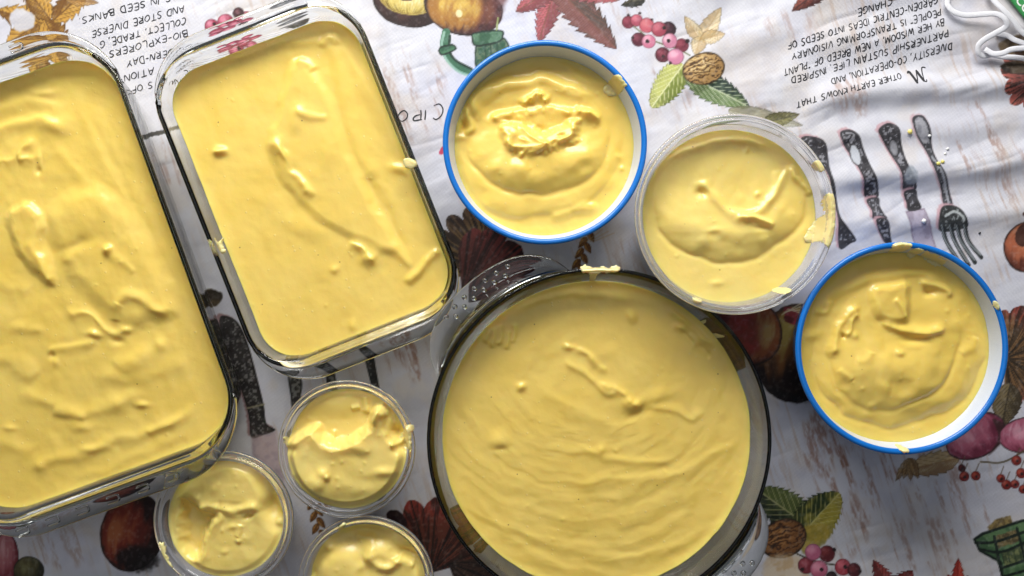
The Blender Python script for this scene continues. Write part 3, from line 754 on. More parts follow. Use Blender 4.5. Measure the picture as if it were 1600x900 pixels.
def write(text, start, end, hgt, wpx=1.35, slant=0.22, first=None):
    """lettering whose mid line runs from start to end (photo reads upside down)"""
    s = np.array(start, float); e = np.array(end, float)
    u = (e - s) / np.linalg.norm(e - s); up = np.array([u[1], -u[0]])
    tot = sum(ADV[c] for c in text); sx = np.linalg.norm(e - s) / tot
    x = 0.0
    for c in text:
        jy = rng.normal(0, 0.05); js = 1 + rng.normal(0, 0.06); jr = rng.normal(0, 0.05)
        for st in FONT[c]:
            pts = []
            for (a, b) in st:
                a2 = a + slant * (b - 0.5) * hgt / sx + jr * (b - .5); b2 = (b - 0.5 + jy) * js
                pts.append(s + u * (x + a2) * sx + up * b2 * hgt)
            if len(pts) == 2: pts = [pts[0], (pts[0] + pts[1]) / 2 + rng.normal(0, .25, 2), pts[1]]
            ribbon(pts, wpx * 1.15)
        x += ADV[c]
write('OTHER EARTH KNOWS THAT', (1405, 120), (1243, 164), 9.5)
for st, w_ in (([(-.30, .10), (-.12, .0), (.0, .18), (.22, 1.0)], 1.9), ([(.22, 1.0), (.30, .5), (.36, .06)], 3.6), ([(.36, .06), (.5, .5), (.70, 1.0)], 1.7), ([(.70, 1.0), (.76, .5), (.84, .05), (1.0, .12)], 3.6), ([(.22, 1.0), (.08, 1.04), (.02, .9)], 1.5)):
    ribbon([(1438 - .957 * x * 24 + .287 * y * 23, 106 + .287 * x * 24 + .957 * y * 23) for x, y in st], w_)
flush()
write('DIVERSITY, CO-OPERATION, AND', (1486, 72), (1296, 129), 10); flush()
write('PARTNERSHIP SUSTAIN LIFE. INSPIRED', (1479, 53), (1235, 127), 10); flush()
write('BY HER WISDOM, A NEW BREED OF "PLANT', (1472, 36), (1223, 114), 10); flush()
write('PEOPLE" IS TRANSFORMING VISIONARY', (1468, 20), (1236, 89), 10); flush()
write('GARDEN-CENTRIC IDEAS INTO SEEDS OF', (1462, 2), (1230, 73), 10); flush()
write('CHANGE.', (1391, 4), (1333, 23), 10); flush()
write('DS IN SEED BANKS.', (276, -8), (122, 34), 10); flush()
write('AND STORE DIVERSE', (287, 12), (141, 54), 10); flush()
write('COLLECT, TRADE, G', (290, 32), (154, 70), 10); flush()
write('BIO-EXPLORERS', (293, 51), (168, 85), 10); flush()
write('MODERN-DAY', (290, 74), (196, 100), 10); flush()
write('PRE', (300, 98), (276, 105), 10); flush()
write('ATION', (240, 110), (192, 124), 10); flush()
write('NU', (276, 122), (258, 127), 10); flush()
write('S OF', (238, 132), (203, 142), 10); flush()
write('C', (693, 173), (671, 177), 24, 2.0); flush()
write('IP', (667, 178), (641, 183), 16, 1.8); flush()
write('OL', (637, 180), (600, 186), 16, 1.8); flush()

# ------------------------------------------------------------------ containers
def interp_prof(prof, z):
    p = sorted(prof, key=lambda q: q[1])
    return np.interp(z, [q[1] for q in p], [q[0] for q in p])

def round_shell(profile, n=160):
    """profile: (r, z) from the middle of the underside, out, up, over the rim and in to the middle of the inside"""
    loops = [ring(r, z, n) for r, z in profile]
    return loft(loops)

class Cont: pass

def round_container(name, label, cat, cx, cy, rpx, zr, group=None):
    c = Cont(); c.x, c.y, _ = W(cx, cy, zr); c.R = L(rpx, zr); c.zr = zr
    c.root = thing(name, label, cat, (c.x, c.y, 0.0), group)
    return c

# --- the two oblong glass dishes
def oblong_dish(label, cxy, zr, A, B, rc, ang, ridges, cap_ext=0.0125):
    c = Cont(); c.x, c.y, _ = W(cxy[0], cxy[1], zr); c.zr = zr; c.A, c.B, c.rc = A, B, rc
    c.rz = -math.radians(ang) * -1.0
    c.root = thing('glass_baking_dish', label, 'baking dish', (c.x, c.y, 0.0), 'oblong glass baking dishes', c.rz)
    # (offset from the rim outline, height)
    c.inner = [(-0.0044, zr - 0.004), (-0.0064, zr - 0.012), (-0.0100, zr * 0.5), (-0.0135, 0.012), (-0.0165, 0.0075), (-0.021, 0.0058)]
    prof = [(-0.030, 0.0014), (-0.0205, 0.0012), (-0.0185, 0.0002), (-0.0165, 0.0004), (-0.0135, 0.0022), (-0.0105, 0.0060), (-0.0085, 0.0110), (-0.0052, zr * 0.5), (-0.0022, zr - 0.0110),
            (-0.0012, zr - 0.0075), (-0.0005, zr - 0.0050), (-0.0001, zr - 0.0030), (0.0, zr - 0.0014), (-0.0003, zr - 0.0006), (-0.0008, zr - 0.0001), (-0.0013, zr), (-0.0022, zr),
            (-0.0029, zr - 0.0002), (-0.0035, zr - 0.0009)] + c.inner + [(-0.030, 0.0052)]
    # at the two ends, where the handles join, the rim is a rounded bead instead of a flat edge
    bead = [(-0.030, 0.0014), (-0.0205, 0.0012), (-0.0185, 0.0002), (-0.0165, 0.0004), (-0.0135, 0.0022), (-0.0105, 0.0060), (-0.0085, 0.0110), (-0.0060, zr * 0.5), (-0.0044, zr - 0.0095),
            (-0.0030, zr - 0.0072), (-0.0010, zr - 0.0062), (-0.0001, zr - 0.0046), (0.0, zr - 0.0032), (-0.0004, zr - 0.0016), (-0.0016, zr - 0.0004), (-0.0032, zr), (-0.0042, zr - 0.0002),
            (-0.0050, zr - 0.0005), (-0.0064, zr - 0.0018), (-0.0072, zr - 0.004), (-0.0084, zr - 0.012)] + c.inner[2:] + [(-0.030, 0.0052)]
    assert len(bead) == len(prof)
    wy = sst(0.90, 0.985, np.abs(rrect(A, B, rc, 0)[:, 1]) / B)[:, None]
    loops = [rrect(A + o, B + o, rc + o, z) * (1 - wy) + rrect(A + o2, B + o2, rc + o2, z2) * wy for (o, z), (o2, z2) in zip(prof, bead)]
    V, Q, T = loft(loops)
    link('body', mesh_np('dish_body', V, Q, T), M_GLASS, c.root)
    for sgn in (1, -1):
        xs = np.linspace(-(A - 0.0012), A - 0.0012, 61)
        def yb(a, b, r, x):
            q = np.clip(np.abs(x) - (a - r), 0, r)
            return b - r + np.sqrt(np.maximum(r * r - q * q, 0))
        yi = yb(A - 0.0004, B - 0.0006, rc, xs); yo = np.maximum(yb(A, B + cap_ext, rc + 0.010, xs), yi + 0.0004)
        zt, zb = zr - 0.0022, zr - 0.0062
        loops = []
        for x, a, b in zip(xs, yi, yo):
            e = min(0.0014, (b - a) * 0.4)
            loops.append(np.array([(x, sgn * a, zb), (x, sgn * (b - e), zb), (x, sgn * (b - e * .3), zb + 0.0008), (x, sgn * b, zb + 0.002), (x, sgn * (b - e * .3), zt - 0.0006), (x, sgn * (b - e), zt), (x, sgn * a, zt)]))
        V, Q, T = loft(loops)
        hd = link('handle', mesh_np('dish_handle', V, Q, T), M_GLASS, c.root)
        for gx in ridges:
            # raised U shaped grip mark: half round glass bead
            w2, h2 = 0.0046, 0.0022
            path = [(gx - w2, -h2), (gx + w2 * .7, -h2), (gx + w2, -h2 * .5), (gx + w2, h2 * .5), (gx + w2 * .7, h2), (gx - w2, h2)]
            P = smooth_line(path, 4); t = np.gradient(P, axis=0); t /= np.linalg.norm(t, axis=1)[:, None]; nn = np.stack([-t[:, 1], t[:, 0]], 1)
            lp = []
            ymid = B + cap_ext * 0.52
            for p, n_ in zip(P, nn):
                sec = [(-0.0009, -0.0002), (-0.0007, 0.0005), (0, 0.0009), (0.0007, 0.0005), (0.0009, -0.0002)]
                lp.append(np.array([(p[0] + n_[0] * s_, sgn * ymid + p[1] + n_[1] * s_, zt + q_) for s_, q_ in sec]))
            V, Q, T = loft(lp)
            link('grip_ridge', mesh_np('grip_ridge', V, Q, T), M_GLASS, hd)
    return c

ROT1, ROT2 = 20.0, 21.6
DISH1 = oblong_dish('larger glass baking dish of yellow custard cut off by the left edge', (51.5, 444), 0.056, 0.112, 0.162, 0.047, ROT1, (-0.071, -0.0475, -0.024, 0.0, 0.0235, 0.047), 0.0145)
DISH2 = oblong_dish('smaller glass baking dish of smooth custard between larger dish and blue bowl', (477.6, 290.6), 0.052, 0.0833, 0.1250, 0.038, ROT2, ())

# --- the round glass dish with dimpled handles
c = round_container('round_glass_dish', 'round glass dish of custard with two dimpled lug handles', 'glass dish', 936.5, 688, 270, 0.059)
R, zr = c.R, c.zr
c.inner = [(R - 0.0030, zr - 0.0014), (R - 0.0050, zr - 0.008), (R - 0.0100, 0.036), (R - 0.0128, 0.020), (R - 0.0180, 0.0100), (R - 0.026, 0.0062)]
prof = [(0.055, 0.0012), (R - 0.040, 0.0010), (R - 0.034, 0.0002), (R - 0.029, 0.0004), (R - 0.022, 0.0030), (R - 0.0145, 0.0085), (R - 0.0088, 0.019), (R - 0.0048, 0.034), (R - 0.0018, zr - 0.009),
        (R - 0.0007, zr - 0.0050), (R - 0.0001, zr - 0.0025), (R, zr - 0.0013), (R - 0.0003, zr - 0.0005), (R - 0.0008, zr), (R - 0.0018, zr), (R - 0.0024, zr - 0.0003)] + c.inner + [(R - 0.045, 0.0052), (0.05, 0.0052)]
V, Q, T = round_shell(prof, 200)
link('body', mesh_np('round_dish_body', V, Q, T), M_SMOKE, c.root)
a_c = math.atan2(255, -197) ; a_c = math.radians(129.5)
for k in range(2):
    ac = a_c + k * math.pi
    n = 61; ph = np.linspace(-math.radians(29.5), math.radians(29.5), n)
    ro = R * (1 + 0.188 * (1 - np.clip(np.abs(ph) / math.radians(29.5), 0, 1) ** 3.6))
    zt, zb = zr - 0.0012, zr - 0.0052
    loops = []
    for p, r_o in zip(ph, ro):
        a = ac + p; ri = R - 0.0004; r_o = max(r_o, ri + 0.0004); e = min(0.0014, (r_o - ri) * 0.4)
        sec = [(ri, zb), (r_o - e, zb), (r_o - e * .3, zb + 0.0008), (r_o, zb + 0.002), (r_o - e * .3, zt - 0.0006), (r_o - e, zt), (ri, zt)]
        loops.append(np.array([(r * math.cos(a), r * math.sin(a), z) for r, z in sec]))
    V, Q, T = loft(loops)
    hd = link('handle', mesh_np('lug_handle', V, Q, T), M_SMOKE, c.root)
    for row, rr, cnt in ((0, 1.138, 7), (1, 1.098, 6)):
        for q in range(cnt):
            a = ac + math.radians((q - (cnt - 1) / 2) * 3.9)
            m = 12; lp = [ring(r_, z_, m) + np.array([R * rr * math.cos(a), R * rr * math.sin(a), zt]) for r_, z_ in ((0.0021, -0.0003), (0.0019, 0.0006), (0.0013, 0.0013), (0.0006, 0.0016))]
            V, Q, T = loft(lp)
            link('grip_bump', mesh_np('grip_bump', V, Q, T), M_SMOKE, hd)
ROUND = c

# --- blue bowls with white lining
def blue_bowl(label, cx, cy, rpx, zr):
    c = round_container('blue_rimmed_bowl', label, 'bowl', cx, cy, rpx, zr, 'blue bowls with white insides')
    R = c.R
    shell = [(0.020, 0.0012), (R * 0.60, 0.0010), (R * 0.62, 0.0), (R * 0.65, 0.0003), (R * 0.72, 0.0060), (R * 0.82, zr * 0.32), (R * 0.905, zr * 0.62), (R - 0.0040, zr - 0.0060), (R - 0.0012, zr - 0.0040),
             (R - 0.0002, zr - 0.0024), (R - 0.0002, zr - 0.0012), (R - 0.0010, zr - 0.0002), (R - 0.0022, zr), (R - 0.0036, zr - 0.0003), (R - 0.0044, zr - 0.0012), (R - 0.0048, zr - 0.0030)]
    V, Q, T = loft([ring(r, z, 160) for r, z in shell], cap=(True, False))
    link('shell', mesh_np('bowl_shell', V, Q, T), M_BLUE, c.root)
    c.inner = [(R - 0.0045, zr - 0.0016), (R - 0.0052, zr - 0.004), (R - 0.0066, zr - 0.010), (R * 0.88, zr * 0.62), (R * 0.79, zr * 0.34), (R * 0.68, 0.0085), (R * 0.60, 0.0048)]
    V, Q, T = loft([ring(r, z, 160) for r, z in c.inner + [(R * 0.3, 0.0042)]], cap=(False, True))
    link('lining', mesh_np('bowl_lining', V, Q, T), M_WHITE, c.root)
    return c
BOWL1 = blue_bowl('blue rimmed bowl beside the printed figs, heaped with swirled custard', 851.5, 222, 160.5, 0.060)
BOWL2 = blue_bowl('blue rimmed bowl below the printed fork, custard dabs on its rim', 1410.5, 544.5, 167, 0.070)

# --- clear plastic tub and cups
def clear_cup(label, cx, cy, rpx, zr, base_k, mat, lip, group=None, name='plastic_cup', cat='plastic cup', drop=None):
    c = round_container(name, label, cat, cx, cy, rpx, zr, group)
    R = c.R; rw = R - lip                       # rw: wall radius just under the flange
    rb = R * base_k
    outw = lambda z: rb + (rw - rb) * min(1, (z / (zr - 0.004))) ** 0.9
    th = 0.0010
    prof = [(rb * .5, 0.0016), (rb - 0.006, 0.0014), (rb - 0.004, 0.0002), (rb - 0.0012, 0.0004), (rb, 0.0024)] + [(outw(zr * f), zr * f) for f in (.2, .45, .7)] + [(outw(zr - .0075), zr - 0.0075), (rw + 0.0002, zr - 0.0042)]
    rim = [(R - 0.0016, zr - 0.0040), (R - 0.0004, zr - 0.0036), (R, zr - 0.0022), (R - 0.0003, zr - 0.0008), (R - 0.0011, zr - 0.0001), (R - 0.0019, zr - 0.0006), (R - 0.0023, zr - 0.0024),
           (R - lip * .55, zr - 0.0025), (R - lip * .64, zr - 0.0008), (R - lip * .78, zr), (R - lip * .92, zr - 0.0007), (rw - 0.0006, zr - 0.0022)]
    c.inner = [(rw - th, zr - 0.0042)] + [(outw(zr * f) - th, zr * f) for f in (.85, .7, .45, .2)] + [(rb - th, 0.0034)]
    V, Q, T = round_shell(prof + rim + c.inner + [(rb - 0.004, 0.0024), (rb * .5, 0.0026)], 160)
    link('body', mesh_np('cup_body', V, Q, T), mat, c.root)
    return c
TUB = clear_cup('large clear plastic tub of custard between the two blue bowls', 1149, 334.5, 157.5, 0.075, 0.74, M_TUB, 0.0056, None, 'plastic_tub', 'plastic tub')
CUPA = clear_cup('small clear cup with torn heaped custard under the smaller baking dish', 541, 702, 108, 0.050, 0.72, M_CUP, 0.0060, 'small clear cups of custard')
CUPB = clear_cup('small clear cup tucked under the corner handle of the larger baking dish', 348.5, 814, 110, 0.0455, 0.72, M_CUP, 0.0076, 'small clear cups of custard')
CUPC = clear_cup('small clear cup cut off by the bottom edge beside the printed red leaf', 571.5, 913, 107, 0.048, 0.72, M_CUP, 0.0062, 'small clear cups of custard')

# ------------------------------------------------------------------ custard surfaces
class Sculpt:
    """adds hand placed folds, crests and hollows to a height field; units are photo pixels"""
    def __init__(s, X, Y, seed):
        s.seed = seed
        s.X = X + 4.5 * (fbm(X / 34, Y / 34, seed, 2) - 0.5) * 2
        s.Y = Y + 4.5 * (fbm(X / 34, Y / 34, seed + 50, 2) - 0.5) * 2
        s.kh = s.kw = 1.0; s.h = np.zeros(X.shape); s.ox = s.oy = 0; s.sc = 1
    def frame(s, ox, oy, sc): s.ox, s.oy, s.sc = ox, oy, sc
    def P(s, pts): return np.array([(s.ox + x / s.sc, s.oy + y / s.sc) for x, y in pts])
    def sel(s, p, m):
        return (s.X > p[:, 0].min() - m) & (s.X < p[:, 0].max() + m) & (s.Y > p[:, 1].min() - m) & (s.Y < p[:, 1].max() + m)
    def ridge(s, pts, h, w0, w1, sharp=False, t0=.15, t1=.15, rag=0.0):
        """w0: width on the left of travel (above, going right); w1: below"""
        p = smooth_line(s.P(pts)); m = s.sel(p, 5 * max(w0, w1) + 4)
        x, y = s.X[m], s.Y[m]
        d, sd, t = line_dist(p, x, y)
        w = np.where(sd > 0, w1, w0)
        q = np.exp(-(np.sqrt(d * d + 2.2) - 1.48) / (w * 1.25)) if sharp else np.exp(-(d / (w * 1.1)) ** 2)
        h = h * 0.72 * s.kh; w0 = w0 * s.kw; w1 = w1 * s.kw
        hh = h * sst(0, t0, t) * sst(1, 1 - t1, t) if (t0 > 0 and t1 > 0) else h
        if rag: hh = hh * (1 - rag + 2 * rag * fbm(x / 13, y / 13, s.seed + 7, 2))
        s.h[m] += hh * q
    def plate(s, pts, h, w, rag=0.0, lap=False):
        p = closed_smooth(s.P(pts)); m = s.sel(p, 3 * w + 2)
        x, y = s.X[m], s.Y[m]
        d = poly_sdf(p, x, y)
        if rag: d = d + rag * (fbm(x / 14, y / 14, s.seed + 11, 2) - 0.5) * 2
        if lap:
            d = d + 4.0 * (fbm(x / 48, y / 48, s.seed + 15, 2) - 0.5) * 2
            u = np.clip((d + 3.2 * w) / (3.2 * w), 0, 1.0)
            edge_ = sst(-3.0, 2.6, d)
            yc, yr = p[:, 1].mean(), (p[:, 1].max() - p[:, 1].min()) / 2
            low = 0.22 + 0.78 * sst(yc - 0.45 * yr, yc + 0.5 * yr, y) * (0.6 + 0.8 * fbm(x / 40, y / 40, s.seed + 16, 2))
            s.h[m] += low * 0.95 * h * (1 - u ** 1.8) * (1 - edge_) - 0.10 * low * h * np.exp(-((d - 2) / 4.5) ** 2)
        else:
            s.h[m] += 1.25 * h * sst(w, -w, d)
    def bump(s, x, y, r, h, ry=None, ang=0):
        x = s.ox + x / s.sc; y = s.oy + y / s.sc; r = r / s.sc; ry = (ry / s.sc) if ry else r
        ca, sa = math.cos(math.radians(ang)), math.sin(math.radians(ang))
        u = (s.X - x) * ca + (s.Y - y) * sa; v = -(s.X - x) * sa + (s.Y - y) * ca
        s.h += h * (0.75 if h > 0 else 0.9) * np.exp(-(u / r) ** 2 - (v / ry) ** 2)

def custard(name, label, cont, zc, shape, step, sculpt, seed, men=(4.0, 5.0), lump=1.0, mat=None, grow=None):
    if grow is None: grow = -0.0004 if (shape == 'oblong' or cont is ROUND) else 0.0004
    """a poured custard: sculpted top, sides following the inside wall down to the base"""
    s1 = L(1.0, zc)
    if shape == 'round':
        R = float(interp_prof(cont.inner, zc)) + grow
        n = int(2 * math.pi * R / s1 / (step * 1.25)); rings = int(R / s1 / step)
        bnd = ring(R, 0, n)[:, :2]
    else:
        o = float(interp_prof(cont.inner, zc)) + grow
        nc = int(26 / step * 1.5); ns = int(cont.B * 1.5 / s1 / (step * 1.4))
        bnd = rrect(cont.A + o, cont.B + o, cont.rc + o, 0, nc, ns)[:, :2]
        n = len(bnd); rings = int((cont.A + cont.B) / 2 / s1 / step)
    t = (np.arange(rings) + 1.0) / rings; t = t * 0.55 + 0.45 * (1 - (1 - t) ** 1.7) ; t = t / t[-1]
    xy = t[:, None, None] * bnd[None]
    ca, sa = math.cos(cont.rz), math.sin(cont.rz)
    wx = cont.x + xy[..., 0] * ca - xy[..., 1] * sa; wy = cont.y + xy[..., 0] * sa + xy[..., 1] * ca
    U = 800 + wx / s1; Vv = 450 - wy / s1
    sc = Sculpt(U, Vv, seed)
    sculpt(sc)
    # faint lines left by the spoon
    along = np.hypot(U - (U.min() + U.max()) / 2 - 20, Vv - (Vv.min() + Vv.max()) / 2 + 30) if shape == 'round' else 0.93 * U - 0.36 * Vv
    lump_ = lump * (1.0 if shape == 'round' else 0.55)
    for wl, am, sd_ in ((5.2, 0.42, 60), (9.0, 0.75, 70)):
        sc.h += lump_ * am * np.sin(along / wl + 5.0 * fbm(U / 55, Vv / 55, seed + sd_, 2)) * sst(0.42, 0.72, fbm(U / 38, Vv / 38, seed + sd_ + 5, 2))
    # soft wander of the whole surface plus small lumps
    sc.h += 2.2 * lump * (fbm(U / 45, Vv / 45, seed + 20) - 0.5) + 0.8 * lump * (fbm(U / 15, Vv / 15, seed + 21, 2) - 0.5)
    r2 = np.random.default_rng(seed)
    cx0, cx1, cy0, cy1 = U.min(), U.max(), Vv.min(), Vv.max()
    for k in range(int(26 * lump)):
        bx, by = r2.uniform(cx0, cx1), r2.uniform(cy0, cy1); br = r2.uniform(1.6, 3.4)
        m = (np.abs(U - bx) < 14) & (np.abs(Vv - by) < 14)
        sc.h[m] += br * 0.28 * np.exp(-((U[m] - bx) ** 2 + (Vv[m] - by) ** 2) / br ** 2)
    # clinging edge
    rad = np.hypot(bnd[:, 0], bnd[:, 1]) / s1
    ed = (1 - t)[:, None] * rad[None]
    ang = np.arctan2(bnd[:, 1], bnd[:, 0])
    var = 0.35 + 1.3 * fbm(8 + 5 * np.cos(ang), 8 + 5 * np.sin(ang), seed + 30, 3)
    fade = sst(0, 12, ed)
    sc.h = sc.h * (0.45 + 0.55 * fade) + men[0] * var[None] * np.exp(-ed / men[1])
    z = zc + sc.h * s1
    z = np.minimum(z, cont.zr + (0.012 if shape == 'round' else 0.004))
    top = np.stack([xy[..., 0], xy[..., 1], z], -1)
    # follow the wall outward where the edge climbs
    ez = z[-1]
    slope = interp_prof(cont.inner, np.clip(ez, 0.004, cont.zr - 0.0045)) - interp_prof(cont.inner, zc)
    k_ = np.exp(-ed / 3.0)[..., None]
    dirv = bnd / (np.linalg.norm(bnd, axis=1)[:, None])
    top[..., :2] += k_ * (slope[:, None] * dirv)[None]
    loops = [top[i] for i in range(rings)]
    zlo = float(min(q[1] for q in cont.inner)) + 0.0004
    last = loops[-1]
    for f in (0.25, 0.5, 0.75, 1.0):
        zz = ez + (zlo - ez) * f
        if shape == 'round':
            r_ = interp_prof(cont.inner, zz) + grow * 0.5
            lp = np.stack([np.cos(ang) * r_, np.sin(ang) * r_, zz], 1)
        else:
            o_ = float(interp_prof(cont.inner, zc + (zlo - zc) * f)) + grow * 0.5
            lp = rrect(cont.A + o_, cont.B + o_, cont.rc + o_, 0, nc, ns); lp[:, 2] = zz
        loops.append(lp)
    V, Q, T = loft(loops, cap=(True, True))
    V[len(loops) * n] = (0, 0, zc + sc.h[0].mean() * s1)
    o = link(name, mesh_np(name, V, Q, T), mat or M_CUSTARD)
    o.location = (cont.x, cont.y, 0); o.rotation_euler = (0, 0, cont.rz)
    tag(o, label, 'custard', 'custards in the dishes and cups')
    cont.zc = zc; cont.s1 = s1
    return o
for q in (ROUND, BOWL1, BOWL2, TUB, CUPA, CUPB, CUPC): q.rz = 0.0

def sc_bowl1(s):
    s.frame(680, 50, 2.724)
    s.plate([(140, 520), (160, 380), (260, 290), (440, 240), (620, 270), (720, 380), (740, 480), (690, 590), (570, 670), (400, 692), (250, 655), (180, 590)], 15, 15, 0, True)
    s.ridge([(150, 690), (250, 755), (400, 782), (560, 770), (690, 690), (770, 560)], 4, 16, 7)
    s.plate([(90, 520), (160, 230), (440, 130), (720, 250), (800, 480), (700, 680), (560, 772), (400, 785), (240, 765), (130, 660)], 7, 9, 0, True)
    s.ridge([(480, 800), (570, 770), (640, 735), (700, 740)], 5, 5, 9, rag=.3)
    s.bump(660, 755, 36, 4, 20, -15)
    s.ridge([(120, 330), (190, 275), (270, 240), (400, 220), (460, 212), (560, 240), (690, 285)], 10, 9, 11, t0=.1)
    s.ridge([(200, 340), (290, 332), (400, 330), (540, 330)], -5, 9, 9)
    s.ridge([(128, 310), (140, 360), (150, 410), (120, 440)], 8, 4, 6, rag=.3)
    s.bump(178, 330, 36, 9); s.bump(122, 400, 12, -10, 26); s.bump(92, 400, 20, 7, 30); s.bump(100, 450, 30, 5, 14)
    s.ridge([(370, 325), (400, 285), (435, 268), (465, 296), (490, 308)], 11, 4, 5, True, rag=.4)
    s.ridge([(210, 400), (260, 365), (330, 345), (470, 330), (570, 345), (640, 350), (715, 385)], 9, 5, 9, rag=.4)
    s.plate([(290, 400), (350, 385), (420, 400), (470, 440), (540, 410), (580, 365), (605, 395), (590, 450), (510, 495), (430, 528), (340, 515), (295, 460)], 8, 8, 7)
    for bx, by, br, bh in ((410, 290, 16, 5), (450, 275, 12, 6), (560, 350, 16, 4), (600, 330, 14, 5), (650, 350, 13, 4), (540, 440, 14, -4), (380, 470, 18, 4), (330, 400, 18, 5), (470, 490, 12, 4), (590, 410, 12, 5), (250, 370, 14, 4)):
        s.bump(bx, by, br, bh, br * .6, bx % 90)
    s.bump(330, 440, 26, 7); s.bump(440, 420, 40, -7, 18)
    s.ridge([(290, 420), (310, 495), (400, 527), (480, 505), (545, 460), (600, 415), (575, 365)], 6, 6, 4, True, rag=.9)
    s.ridge([(360, 380), (400, 440), (450, 480), (490, 500)], 5, 4, 4, True, rag=.3)
    s.ridge([(600, 330), (660, 360), (700, 380)], 6, 4, 5, True, rag=.6)
    s.bump(350, 570, 36, 3); s.bump(780, 530, 14, 3); s.bump(790, 580, 12, 3); s.ridge([(180, 200), (200, 240)], 4, 3, 3)
    s.ridge([(520, 120), (620, 190), (740, 240)], 3, 6, 5)
def sc_bowl2(s):
    s.frame(1230, 370, 2.572)
    s.plate([(150, 470), (170, 380), (230, 280), (340, 200), (480, 170), (620, 210), (690, 320), (690, 430), (650, 520), (580, 610), (470, 675), (370, 697), (270, 672), (200, 600)], 12, 14, 0, True)
    s.plate([(100, 520), (130, 330), (260, 190), (480, 120), (700, 210), (790, 400), (770, 540), (720, 625), (620, 705), (490, 757), (370, 762), (250, 722), (150, 640)], 9, 10, 0, True)
    s.ridge([(90, 310), (200, 225), (300, 180), (420, 150), (540, 148), (660, 190)], 4, 9, 8)
    s.ridge([(100, 290), (150, 300), (170, 250)], 4, 5, 5)
    s.ridge([(162, 495), (185, 400), (225, 330), (270, 297), (305, 292)], 8, 4, 5, True, rag=.35)
    s.ridge([(215, 405), (240, 385), (250, 340), (290, 310)], 5, 3, 3, True, rag=.5); s.bump(262, 400, 16, 4); s.bump(216, 405, 9, -5)
    s.plate([(338, 220), (400, 195), (475, 195), (480, 240), (470, 330), (400, 335), (350, 300)], 6, 8)
    s.ridge([(340, 215), (400, 192), (480, 190)], 5, 4, 6, True, rag=.3)
    s.ridge([(420, 240), (450, 290), (465, 330)], 4, 3, 4)
    s.ridge([(362, 338), (400, 358), (460, 378), (530, 385), (590, 375), (640, 345)], 9, 8, 5, rag=.2)
    s.bump(500, 415, 50, -5, 14)
    s.ridge([(530, 195), (590, 188), (640, 215), (650, 250)], 6, 5, 5); s.bump(575, 222, 26, -8, 16)
    s.bump(440, 460, 14, 5); s.bump(690, 350, 30, 3); s.ridge([(260, 500), (300, 490), (320, 450)], 3, 6, 6)
    s.ridge([(190, 530), (250, 580)], 3, 4, 5); s.ridge([(690, 480), (730, 450), (760, 400)], 3, 6, 6); s.bump(90, 390, 34, 4, 20)
def sc_tub(s):
    s.frame(970, 170, 2.727)
    s.plate([(145, 440), (150, 330), (240, 210), (400, 150), (580, 165), (700, 220), (770, 330), (785, 430), (735, 520), (620, 595), (520, 643), (380, 645), (260, 605), (180, 540)], 13, 15, 0, True)
    s.ridge([(190, 225), (250, 185), (350, 148), (500, 130), (640, 175)], 4, 4, 7, rag=.3)
    s.ridge([(330, 330), (390, 360), (440, 420), (500, 462), (540, 440)], 5, 7, 8)
    s.ridge([(470, 495), (560, 442), (640, 372), (690, 280), (725, 235)], 6, 4, 7)
    s.bump(348, 362, 24, -7, 18); s.bump(350, 322, 34, 4, 18); s.bump(440, 460, 120, -3, 80); s.bump(575, 365, 14, 3)
    s.ridge([(510, 488), (560, 466), (610, 478), (640, 505)], 8, 4, 5, rag=.2); s.bump(590, 505, 30, -4, 12); s.bump(600, 560, 30, 4, 22)
    s.ridge([(725, 235), (745, 290), (790, 345), (800, 380)], 8, 6, 5, rag=.4); s.ridge([(660, 250), (650, 330), (600, 400)], 3, 6, 4)
    s.bump(400, 515, 40, 3, 14); s.bump(415, 745, 26, 3, 14); s.bump(530, 175, 12, 3)
def sc_cup_a(s):
    s.frame(425, 585, 3.83)
    s.plate([(60, 410), (150, 370), (215, 330), (280, 318), (305, 365), (380, 412), (470, 398), (545, 350), (590, 300), (605, 225), (650, 190), (695, 230), (705, 310), (745, 400), (860, 470), (860, 700), (640, 860), (250, 860), (40, 640)], 19, 9, 3)
    s.ridge([(80, 395), (150, 368), (230, 322), (285, 322), (310, 372), (380, 410), (470, 398), (545, 348), (592, 298), (610, 220)], 6, 4, 12, rag=.2)
    s.bump(640, 225, 36, 9, 50); s.ridge([(600, 290), (640, 210), (670, 200), (690, 260)], 5, 6, 6, rag=.3)
    s.ridge([(380, 335), (385, 375), (365, 410)], 5, 3, 3)
    s.ridge([(560, 110), (570, 180), (560, 230)], 5, 4, 5, rag=.3); s.ridge([(480, 200), (530, 185)], 4, 4, 3)
    s.bump(110, 440, 40, -9, 24); s.bump(755, 330, 40, -13, 26); s.bump(780, 440, 36, -12, 30); s.ridge([(720, 400), (770, 395), (820, 350)], 9, 5, 5, rag=.3)
    s.bump(292, 640, 44, 8, 56); s.bump(325, 575, 34, 7, 40, -35); s.bump(350, 602, 16, 6); s.bump(690, 575, 70, 6, 26); s.bump(540, 430, 60, 5, 40)
    s.bump(440, 740, 300, -6, 60); s.bump(690, 260, 14, -6); s.bump(160, 590, 20, 4)
    s.bump(400, 150, 250, 7, 90)
